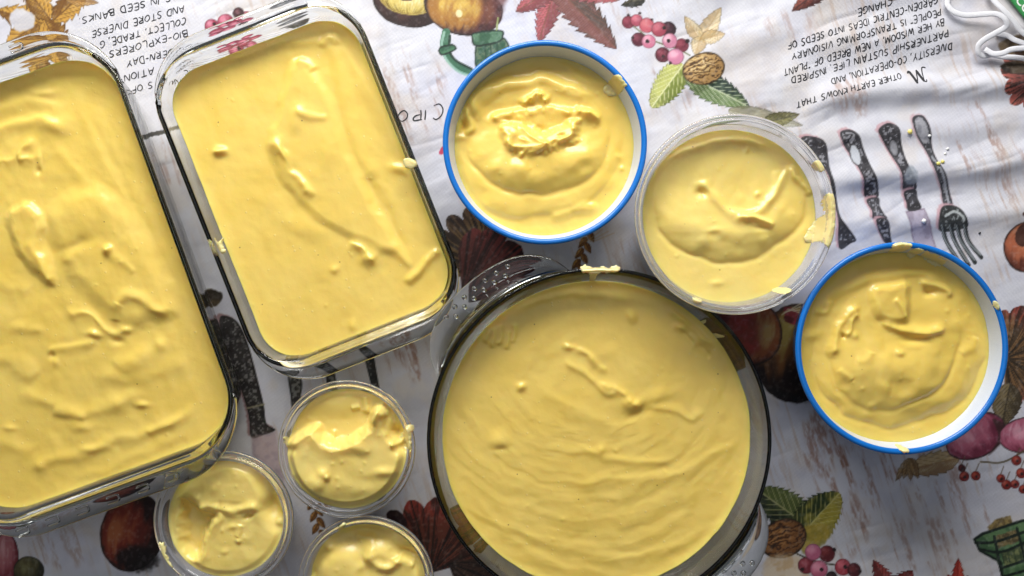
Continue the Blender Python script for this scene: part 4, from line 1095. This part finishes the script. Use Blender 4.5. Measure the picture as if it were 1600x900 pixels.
def sc_cup_b(s):
    s.frame(230, 695, 4.39)
    s.plate([(250, 370), (330, 410), (400, 480), (440, 530), (405, 600), (385, 740), (330, 775), (280, 740), (245, 620), (250, 500)], -13, 9, 4)
    s.ridge([(150, 600), (190, 690), (260, 770), (330, 795), (375, 750), (395, 640), (440, 540), (485, 490), (500, 425), (600, 440), (740, 420), (790, 500), (835, 555)], 8, 6, 8, rag=.25)
    s.plate([(520, 420), (630, 440), (750, 420), (860, 560), (930, 600), (900, 800), (650, 900), (380, 880), (360, 760), (420, 600)], 6, 12)
    s.plate([(230, 330), (330, 200), (560, 120), (740, 190), (800, 330), (780, 410), (620, 420), (500, 400), (380, 430), (300, 360)], 8, 12)
    s.ridge([(355, 440), (400, 415), (460, 402), (520, 400)], 6, 5, 5, rag=.4); s.bump(440, 470, 40, -6, 26)
    s.ridge([(230, 330), (250, 440), (280, 470)], 5, 4, 4, True, rag=.5); s.bump(480, 275, 34, 4); s.bump(355, 345, 22, 3)
    s.bump(870, 410, 60, -11, 70); s.ridge([(880, 310), (920, 380), (935, 450)], 7, 4, 4, rag=.6); s.bump(905, 520, 30, 8); s.bump(715, 490, 30, -6, 16, -30)
    s.ridge([(640, 640), (655, 580), (660, 540)], 4, 4, 4, rag=.4); s.bump(645, 655, 18, 5); s.bump(550, 720, 26, 3); s.bump(600, 560, 40, 3, 18)
    s.bump(230, 520, 40, 4)
def sc_cup_c(s):
    s.frame(450, 790, 5.714)
    s.bump(690, 240, 180, -16, 66); s.bump(580, 350, 90, -6, 60)
    s.ridge([(590, 262), (680, 290), (760, 275)], 4, 4, 5)
    s.plate([(350, 480), (430, 400), (560, 420), (640, 520), (700, 700), (500, 800), (330, 700)], 9, 18)
    s.ridge([(695, 415), (740, 465), (800, 510), (880, 540), (960, 520), (1000, 460), (990, 430)], 8, 6, 6, rag=.3)
    s.plate([(700, 410), (860, 360), (1000, 430), (1150, 500), (1200, 640), (1000, 760), (800, 720), (760, 560)], 8, 12)
    s.bump(220, 480, 90, -8, 130); s.bump(1080, 410, 70, -8, 36, 20); s.bump(660, 540, 60, 4, 40); s.bump(360, 350, 60, 8, 40); s.bump(800, 500, 60, -4, 40)
    s.bump(960, 300, 90, 5, 70); s.ridge([(1000, 440), (1080, 480), (1160, 500)], 5, 6, 6, rag=.4); s.bump(210, 600, 40, -8)
def sc_round(s):
    s.kh, s.kw = 0.85, 1.3
    s.frame(0, 0, 1)
    X, Y = s.X, s.Y
    r = np.hypot(X - 915, (Y - 545) * 1.02); a = np.degrees(np.arctan2(Y - 545, X - 915))
    mk = sst(95, 140, r) * sst(-5, 25, a) * sst(175, 140, a)
    ph = r / 5.6 + 3.2 * fbm(X / 60, Y / 60, 91) + 1.2 * fbm(a / 12, r / 50, 92)
    s.h += mk * 0.55 * np.sin(ph) * sst(0.35, 0.72, fbm(a / 17 + 20, r / 15, 93))
    s.ridge([(870, 755), (950, 752), (1050, 742), (1110, 712), (1172, 684)], 2.6, 6, 10)
    s.ridge([(900, 690), (930, 712), (1010, 722), (1060, 712)], 2.5, 5, 7)
    s.ridge([(760, 800), (850, 850), (960, 870), (1060, 850), (1120, 810)], 2, 6, 8)
    s.ridge([(735, 770), (800, 842), (880, 885), (960, 895)], 2, 6, 8)
    s.ridge([(876, 535), (905, 548), (930, 566), (948, 582)], 5, 4, 5, rag=.5)
    s.ridge([(880, 560), (915, 585), (938, 606), (965, 616)], 3.5, 6, 5)
    s.ridge([(930, 596), (965, 606), (990, 628), (1004, 640)], 6, 4, 5, True, rag=.5)
    s.bump(988, 632, 18, 6, 11, 30); s.bump(1002, 646, 20, -4, 8, -20); s.bump(1030, 620, 26, 3, 10, -15)
    s.ridge([(1010, 640), (1050, 640), (1082, 652), (1100, 634)], 3, 6, 5)
    s.bump(778, 688, 15, 5); s.bump(782, 702, 12, -2, 6); s.bump(817, 606, 7, 6, 6); s.bump(988, 494, 7, 4); s.bump(940, 705, 7, 3)
    s.ridge([(790, 490), (850, 466), (930, 458), (1000, 472)], 3, 7, 6)
    for k, (x, y) in enumerate([(758, 505), (768, 512), (779, 508), (790, 516), (800, 506)]):
        s.ridge([(x, y), (x + 3, y + 16), (x - 2 + k, y + 32)], 6 - .6 * k, 2.6, 3.0, True, rag=.4)
    s.ridge([(1050, 505), (1078, 524), (1096, 544)], 6, 3, 4, True, rag=.6); s.ridge([(1062, 514), (1100, 546), (1112, 560)], -5, 4, 5, rag=.3)
    s.ridge([(1040, 480), (1085, 515), (1118, 545)], 5, 4, 5, rag=.6)
    s.ridge([(840, 600), (900, 640), (980, 670)], 2, 8, 12)
def sc_dish2(s):
    s.kh, s.kw = 0.9, 1.25
    s.frame(230, 0, 1.4746)
    s.plate([(345, 140), (322, 200), (300, 270), (286, 335), (312, 410), (380, 490), (470, 545), (560, 582), (602, 606), (560, 540), (505, 440), (450, 320), (420, 230), (380, 170)], 3.4, 9)
    s.ridge([(345, 138), (322, 200), (302, 270), (288, 330)], 1.8, 8, 5)
    s.ridge([(425, 90), (440, 150), (455, 250), (500, 370), (560, 470), (604, 600)], 3, 12, 9, t0=.05, t1=.05)
    s.ridge([(500, 400), (560, 500), (602, 600)], -5, 16, 10)
    s.ridge([(345, 135), (372, 150), (385, 165)], 5, 5, 6); s.ridge([(400, 110), (425, 86), (440, 105)], 6, 5, 5)
    s.ridge([(283, 322), (305, 345), (330, 385), (360, 425), (392, 458)], 5, 5, 9, rag=.5); s.bump(318, 360, 16, 4, 9, 50); s.bump(366, 428, 20, 4, 9, 45); s.bump(338, 392, 12, -3, 8, 50)
    s.bump(352, 262, 26, 4, 18); s.bump(345, 290, 18, 3); s.ridge([(340, 250), (370, 270), (420, 272)], 3, 5, 5); s.bump(422, 350, 22, 3, 40); s.bump(300, 335, 18, 4)
    s.bump(168, 352, 14, 9, 10); s.bump(160, 352, 6, 4)
    s.ridge([(458, 558), (490, 572), (512, 592), (530, 604)], 8, 4, 6, True, rag=.5); s.bump(515, 600, 22, 5, 14); s.bump(540, 575, 34, 3, 14)
    s.ridge([(590, 655), (620, 628), (650, 596), (680, 572)], 7, 5, 6, rag=.2)
    s.ridge([(80, 170), (160, 140), (250, 120), (330, 98), (420, 92)], 3, 10, 6)
    s.ridge([(440, 90), (480, 160), (540, 260), (600, 370)], 2.5, 6, 14); s.bump(585, 390, 22, 6, 14); s.bump(150, 565, 12, 6, 18)
    s.bump(432, 620, 10, 4); s.bump(480, 748, 12, 3); s.bump(360, 520, 30, 2)
    s.ridge([(240, 420), (320, 500), (420, 560)], 1.5, 14, 14)
def sc_dish1(s):
    s.kh, s.kw = 0.72, 1.45
    s.frame(0, 90, 2.195)
    s.ridge([(-60, 210), (0, 182), (80, 152), (150, 160), (225, 190)], 5, 7, 10); s.ridge([(-60, 270), (0, 250), (60, 222), (140, 214), (200, 238), (225, 285)], 6, 6, 9)
    s.bump(185, 235, 48, 5, 34); s.bump(150, 120, 40, 4, 16)
    s.ridge([(-60, 350), (0, 352), (60, 345), (100, 292)], 6, 4, 6, True, rag=.5); s.ridge([(60, 352), (100, 352), (148, 342)], 6, 4, 5, True, rag=.5); s.bump(100, 300, 20, 5); s.bump(135, 385, 10, -4)
    s.ridge([(245, 120), (300, 240), (380, 400), (470, 560), (540, 700)], 2.2, 7, 12); s.ridge([(300, 130), (400, 330), (520, 590), (590, 760)], 1.8, 10, 8); s.ridge([(200, 300), (270, 400), (300, 440)], 2.5, 6, 10)
    s.plate([(28, 540), (100, 512), (148, 570), (150, 640), (185, 770), (80, 690), (45, 610)], 6, 10, 2); s.ridge([(30, 542), (100, 514), (145, 565)], 5, 4, 6, True, rag=.4); s.ridge([(100, 620), (150, 700), (190, 780)], 4, 6, 8)
    s.plate([(170, 540), (260, 465), (340, 455), (425, 535), (520, 670), (590, 820), (590, 880), (420, 900), (270, 760), (200, 640)], 5, 16)
    s.bump(300, 540, 90, 4, 60); s.bump(382, 662, 16, 7, 10); s.ridge([(390, 668), (430, 700), (470, 740)], 3, 5, 7); s.bump(270, 640, 70, -3, 20, -20); s.bump(240, 690, 18, 3)
    s.frame(0, 300, 3)
    s.ridge([(520, 560), (545, 525), (600, 484), (660, 495), (720, 540), (770, 562), (820, 560)], 8, 9, 8, t0=.2)
    s.ridge([(540, 600), (545, 560), (570, 510)], 4, 7, 7)
    s.ridge([(300, 548), (340, 570), (410, 575), (470, 612), (540, 655), (610, 632)], 7, 4, 6, True, rag=.35); s.bump(440, 668, 34, 7, 14); s.bump(600, 638, 24, 6, 14); s.bump(550, 690, 30, -4, 16)
    s.ridge([(220, 790), (240, 740), (310, 725), (400, 712), (460, 690)], 5, 4, 7); s.bump(240, 770, 20, -4); s.bump(260, 800, 24, 4)
    s.bump(620, 800, 90, 7, 44, -20); s.ridge([(540, 830), (600, 770), (700, 745), (780, 760)], 3, 10, 12); s.bump(750, 725, 26, 4); s.ridge([(450, 860), (600, 880), (760, 830), (900, 800)], 4, 12, 10)
    s.bump(100, 640, 40, 4, 26); s.bump(170, 650, 40, 3, 20); s.bump(520, 280, 20, 5); s.ridge([(-60, 420), (60, 440), (150, 470)], 3, 12, 12); s.ridge([(-60, 780), (60, 800), (180, 880)], 5, 14, 12); s.bump(-30, 600, 60, 5)
    s.frame(0, 600, 3)
    s.ridge([(60, 40), (200, 70), (320, 125), (430, 130), (560, 90), (700, 20)], 5, 10, 9); s.bump(380, 195, 50, 4, 22); s.bump(670, 95, 36, 5, 18); s.ridge([(240, 130), (320, 150), (420, 150)], 4, 8, 5)
    s.ridge([(160, 420), (180, 370), (250, 345), (400, 320), (560, 250), (700, 230), (860, 150), (960, 60)], 5, 8, 9, t0=.1); s.bump(430, 295, 50, 4, 18); s.bump(190, 390, 30, 4)
    s.ridge([(680, 240), (780, 190), (850, 140)], 4, 6, 5); s.ridge([(-60, 250), (60, 290), (150, 340)], 4, 12, 12); s.bump(50, 200, 36, 3, 12); s.bump(560, 100, 40, 3)
    s.ridge([(300, 460), (500, 400), (700, 310), (880, 230)], 2.5, 8, 8)

custard('custard', 'rippled custard filling the larger glass dish at the left edge', DISH1, 0.0400, 'oblong', 2.0, sc_dish1, 401, (4.5, 5), .9)
custard('custard', 'smooth custard with a leaf shaped scrape in the smaller glass dish', DISH2, 0.0365, 'oblong', 2.0, sc_dish2, 402, (2.5, 5), .6)
custard('custard', 'flat custard with fine curved ripples in the round glass dish', ROUND, 0.0360, 'round', 2.0, sc_round, 403, (4.0, 5), .6)
custard('custard', 'swirled custard with a peaked centre in the bowl beside the printed figs', BOWL1, 0.0425, 'round', 1.7, sc_bowl1, 404, (2.0, 5), .8)
custard('custard', 'swirled custard in the blue bowl below the printed fork', BOWL2, 0.0560, 'round', 1.7, sc_bowl2, 405, (2.0, 5), .8)
custard('custard', 'thick custard with one curved dent in the large plastic tub', TUB, 0.0575, 'round', 1.7, sc_tub, 406, (1.5, 4), .7, M_CUSTARD_PALE)
custard('custard', 'torn pale custard heaped in the cup under the smaller baking dish', CUPA, 0.0415, 'round', 1.5, sc_cup_a, 407, (2.0, 4), .8, M_CUSTARD_PALE)
custard('custard', 'folded custard with a deep dent in the cup under the dish handle', CUPB, 0.0372, 'round', 1.5, sc_cup_b, 408, (2.0, 4), .8, M_CUSTARD_PALE)
custard('custard', 'hollowed custard in the cup cut off by the bottom edge', CUPC, 0.0390, 'round', 1.5, sc_cup_c, 409, (2.0, 4), .8, M_CUSTARD_PALE)

# ------------------------------------------------------------------ smears of custard on rims
def smear(parent, cont, pts, h, zsurf, w=4.0, seed=1, cell=1.0, rag=1.5):
    """a drop of custard draped on a rim: outline in photo pixels, zsurf(r) gives the height of the surface under it"""
    p = closed_smooth(pts)
    xs = np.arange(p[:, 0].min() - 3, p[:, 0].max() + 3, cell); ys = np.arange(p[:, 1].min() - 3, p[:, 1].max() + 3, cell)
    X, Y = np.meshgrid(xs, ys)
    d = poly_sdf(p, X, Y) + rag * (fbm(X / 4, Y / 4, seed) - 0.5) * 2
    s = L(1.0, cont.zr)
    wx = (X - 800) * s - cont.x; wy = -(Y - 450) * s - cont.y
    zs = zsurf(wx, wy)
    dome = np.sqrt(np.clip(-d / w, 0, 1)) * (0.6 + 0.8 * fbm(X / 6, Y / 6, seed + 3))
    z = zs + np.where(d < 0, h * dome + 0.0002, -0.0006)
    ok = d < 0.7
    cells = ok[:-1, :-1] & ok[1:, :-1] & ok[:-1, 1:] & ok[1:, 1:]
    ii, jj = np.nonzero(cells); nx = X.shape[1]
    Q = np.stack([(ii + 1) * nx + jj, (ii + 1) * nx + jj + 1, ii * nx + jj + 1, ii * nx + jj], 1)
    used = np.unique(Q); remap = np.full(X.size, -1); remap[used] = np.arange(len(used))
    V = np.stack([wx, wy, z], -1).reshape(-1, 3)[used]
    if cont.rz:
        ca, sa = math.cos(-cont.rz), math.sin(-cont.rz)
        V = np.stack([V[:, 0] * ca - V[:, 1] * sa, V[:, 0] * sa + V[:, 1] * ca, V[:, 2]], 1)
    o = link('custard_smear', mesh_np('custard_smear', V, remap[Q]), M_SMEAR, parent)
    return o
def rim_surface(cont, extra):
    """height of the rim seen from above; falls away outside and down the inside wall"""
    R, zr = cont.R, cont.zr
    def f(wx, wy):
        r = np.hypot(wx, wy)
        pts = sorted(extra + [(q[0], q[1]) for q in cont.inner], key=lambda q: q[0])
        z = np.interp(r, [q[0] for q in pts], [q[1] for q in pts])
        return np.maximum(z, cont.zc)
    return f
def bowl_rim(c): return rim_surface(c, [(c.R - 0.0030, c.zr - .0002), (c.R - 0.0020, c.zr + .0002), (c.R - 0.0010, c.zr), (c.R, c.zr - 0.002), (c.R + 0.0015, c.zr - 0.008)])
def cup_rim(c): return rim_surface(c, [(c.R - 0.0040, c.zr + .0002), (c.R - 0.0011, c.zr), (c.R, c.zr - 0.0015), (c.R + 0.0015, c.zr - 0.007)])
f1, f2 = bowl_rim(BOWL1), bowl_rim(BOWL2)
smear(BOWL1.root, BOWL1, [(952, 122), (966, 116), (976, 128), (980, 134), (966, 142), (952, 140), (946, 130)], 0.0012, f1, 4, 501)
smear(BOWL2.root, BOWL2, [(1393, 384), (1400, 379), (1420, 379), (1425, 386), (1418, 393), (1404, 394), (1396, 391)], 0.0022, f2, 4, 502)
smear(BOWL2.root, BOWL2, [(1428, 390), (1438, 388), (1447, 392), (1442, 400), (1434, 402)], 0.0016, f2, 3, 503)
smear(BOWL2.root, BOWL2, [(1448, 393), (1466, 398), (1488, 412), (1480, 416), (1462, 408)], 0.0006, f2, 3, 504, 1.0, 3.0)
smear(BOWL2.root, BOWL2, [(1404, 699), (1412, 697), (1420, 702), (1418, 707), (1408, 706)], 0.0014, f2, 3, 505)
smear(BOWL2.root, BOWL2, [(1552, 470), (1558, 472), (1562, 482), (1560, 486), (1554, 480)], 0.0010, f2, 2, 506)
f3 = cup_rim(TUB)
smear(TUB.root, TUB, [(1290, 306), (1302, 302), (1309, 314), (1310, 345), (1306, 372), (1294, 388), (1287, 378), (1272, 376), (1270, 366), (1284, 346), (1292, 330)], 0.0011, f3, 6, 507, 1.0, 3.0)
smear(TUB.root, TUB, [(1272, 252), (1284, 252), (1290, 262), (1282, 268), (1274, 262)], 0.0006, f3, 3, 508)
smear(TUB.root, TUB, [(1082, 466), (1090, 464), (1098, 468), (1096, 472), (1086, 472)], 0.0012, f3, 2.5, 509)
smear(TUB.root, TUB, [(1218, 452), (1230, 449), (1238, 453), (1228, 460), (1220, 459)], 0.0012, f3, 3, 510)
f4 = cup_rim(CUPA)
smear(CUPA.root, CUPA, [(614, 692), (624, 684), (632, 668), (642, 664), (646, 668), (642, 684), (643, 700), (636, 702), (632, 694), (622, 696)], 0.0018, f4, 4, 511, .8, 2)
smear(CUPA.root, CUPA, [(443, 682), (450, 686), (456, 694), (448, 700), (444, 694)], 0.0014, f4, 3, 512, .8, 2)
f5 = cup_rim(CUPB)
smear(CUPB.root, CUPB, [(249, 849), (257, 850), (259, 862), (264, 876), (270, 886), (262, 884), (254, 868)], 0.0008, f5, 2.5, 513, .8, 2)
f6 = cup_rim(CUPC)
smear(CUPC.root, CUPC, [(526, 830), (534, 818), (540, 818), (538, 824), (530, 832)], 0.0008, f6, 2.5, 514, .8, 1.5)
fr = rim_surface(ROUND, [(ROUND.R - 0.0040, ROUND.zr - .0003), (ROUND.R - 0.0022, ROUND.zr + .0002), (ROUND.R - .0008, ROUND.zr - .0004), (ROUND.R, ROUND.zr - 0.003)])
smear(ROUND.root, ROUND, [(907, 418), (914, 414), (926, 418), (940, 416), (952, 419), (962, 414), (970, 418), (966, 424), (950, 426), (936, 427), (933, 440), (928, 450), (925, 440), (922, 428), (911, 425)], 0.0009, fr, 4, 515, .8, 2)
smear(ROUND.root, ROUND, [(1122, 526), (1128, 523), (1138, 527), (1130, 531), (1124, 530)], 0.0006, fr, 2.5, 516, .8, .6)
smear(ROUND.root, ROUND, [(1105, 504), (1110, 500), (1110, 508), (1106, 510)], 0.0004, fr, 2.5, 517, .8, 1)
def flat(z): return lambda wx, wy: np.full(wx.shape, z)
smear(DISH2.root, DISH2, [(630, 250), (640, 247), (650, 252), (651, 258), (644, 263), (634, 262)], 0.0009, flat(DISH2.zr - 0.0006), 4, 518, .8, 1)
smear(DISH2.root, DISH2, [(326, 372), (334, 378), (343, 370), (342, 382), (347, 392), (338, 396), (330, 386)], 0.0016, flat(DISH2.zr - 0.008), 4, 519, .8, 1)

# ------------------------------------------------------------------ crumbs dropped on the cloth
def crumb(px, py, r, mat, label, group, seed):
    r2 = np.random.default_rng(seed); n = 9
    lp = []
    for f, zz in ((0.55, 0.0), (1.0, 0.35), (0.95, 0.8), (0.5, 1.25), (0.12, 1.4)):
        q = ring(1, 0, n); q[:, :2] *= f * r * (0.75 + 0.5 * r2.random((n, 1))); q[:, 2] = zz * r * 0.8
        lp.append(q)
    V, Q, T = loft(lp)
    o = link('crumb', mesh_np('crumb', V, Q, T), mat)
    x, y, _ = W(px, py, 0)
    o.location = (x, y, float(cloth_h(px, py)))
    tag(o, label, 'crumb', group)
crumb(1419, 207, 0.0020, M_CUSTARD_PALE, 'yellow crumb beside the printed fork handle, near its top', 'yellow custard crumbs', 1)
crumb(1461, 257, 0.0017, M_CUSTARD_PALE, 'left yellow crumb of the pair lying on the narrow printed fork stem', 'yellow custard crumbs', 2)
crumb(1468, 254, 0.0015, M_CUSTARD_PALE, 'right yellow crumb of the pair lying on the narrow printed fork stem', 'yellow custard crumbs', 3)
crumb(1440, 346, 0.0018, M_TAGINK, 'white crumb on the printed knife blade', 'white crumbs', 4)
crumb(1450, 213, 0.0012, M_TAGINK, 'white crumb on the right side of the printed fork handle', 'white crumbs', 5)
crumb(1479, 233, 0.0012, M_TAGINK, 'upper white crumb of the pair right of the printed fork', 'white crumbs', 6)
crumb(1474, 241, 0.0011, M_TAGINK, 'lower white crumb of the pair right of the printed fork', 'white crumbs', 7)
crumb(1531, 364, 0.0010, M_INK, 'dark speck on the cloth right of the printed fork prongs', None, 8)

# ------------------------------------------------------------------ white elastic cord and the green tag, top right
def strap(paths):
    Vs, Qs, Ts = [], [], []; off = 0
    for path in paths:
        p = []
        for x, y, z in path:
            p.append((*W(1450 + x / 4.5, y / 4.5, z)[:2], z))
        p = smooth_line(p, 8)
        t = np.gradient(p, axis=0); t /= np.linalg.norm(t, axis=1)[:, None]
        up = np.array([0, 0, 1.0]); side = np.cross(t, up); side /= np.linalg.norm(side, axis=1)[:, None]; nn = np.cross(side, t)
        lp = []
        for q, s_, n_ in zip(p, side, nn):
            lp.append(np.array([q + s_ * (0.0022 * math.cos(a)) + n_ * (0.0007 * math.sin(a)) for a in np.linspace(0, 2 * math.pi, 12, endpoint=False)]))
        V, Q, T = loft(lp)
        Vs.append(V); Qs.append(Q + off); Ts.append(T + off); off += len(V)
    return np.vstack(Vs), np.vstack(Qs), np.vstack(Ts)
hz = 0.0045
V, Q, T = strap([
    [(150, -60, .004), (138, 0, .005), (140, 40, .006), (185, 85, .007), (270, 108, .008), (390, 100, .010), (480, 98, .012), (540, 132, .013), (548, 185, .012), (480, 230, .010), (400, 275, .008), (355, 320, .007), (358, 372, .006),
     (392, 392, .0045), (450, 385, .004), (540, 400, .004), (620, 405, .004), (760, 425, .004)],
    [(420, -60, .006), (460, 0, .007), (530, 70, .009), (600, 145, .009), (650, 215, .008), (760, 300, .006)],
    [(480, 235, .004), (560, 252, .004), (620, 285, .005), (760, 330, .005)],
    [(400, 345, .0065), (460, 378, .008), (530, 372, .010), (600, 345, .011), (760, 335, .010)],
])
cord = link('elastic_cord', mesh_np('elastic_cord', V, Q, T), M_CORD)
tag(cord, 'flat white elastic cord lying in loops beside the green tag', 'cord')
tg = thing('green_tag', 'green tag with white letters at the upper right corner', 'tag', (*W(1602, 0, 0.004)[:2], 0.006))
tg.rotation_euler = (0, 0, math.radians(-52))
import bmesh
bm = bmesh.new(); bmesh.ops.create_cube(bm, size=1.0)
for v in bm.verts: v.co = (v.co.x * 0.036, v.co.y * 0.022, v.co.z * 0.0016)
bmesh.ops.bevel(bm, geom=[e for e in bm.edges], offset=0.0005, segments=2, affect='EDGES')
m_ = bpy.data.meshes.new('green_card'); bm.to_mesh(m_); bm.free()
link('card', m_, M_GREEN, tg)
def tag_text(body, size, x, y):
    cu = bpy.data.curves.new('tag_lettering', 'FONT'); cu.body = body; cu.size = size; cu.align_x = 'CENTER'; cu.align_y = 'CENTER'; cu.offset = 0.0002
    ob = bpy.data.objects.new('tag_lettering', cu); scene.collection.objects.link(ob)
    bpy.context.view_layer.update()
    me_ = bpy.data.meshes.new_from_object(ob.evaluated_get(bpy.context.evaluated_depsgraph_get()))
    bpy.data.objects.remove(ob)
    o = link('tag_lettering', me_, M_TAGINK, tg); o.location = (x, y, 0.0010)
tag_text('OCO', 0.0095, -0.002, -0.0058)
tag_text('IE', 0.0085, 0.002, 0.003)
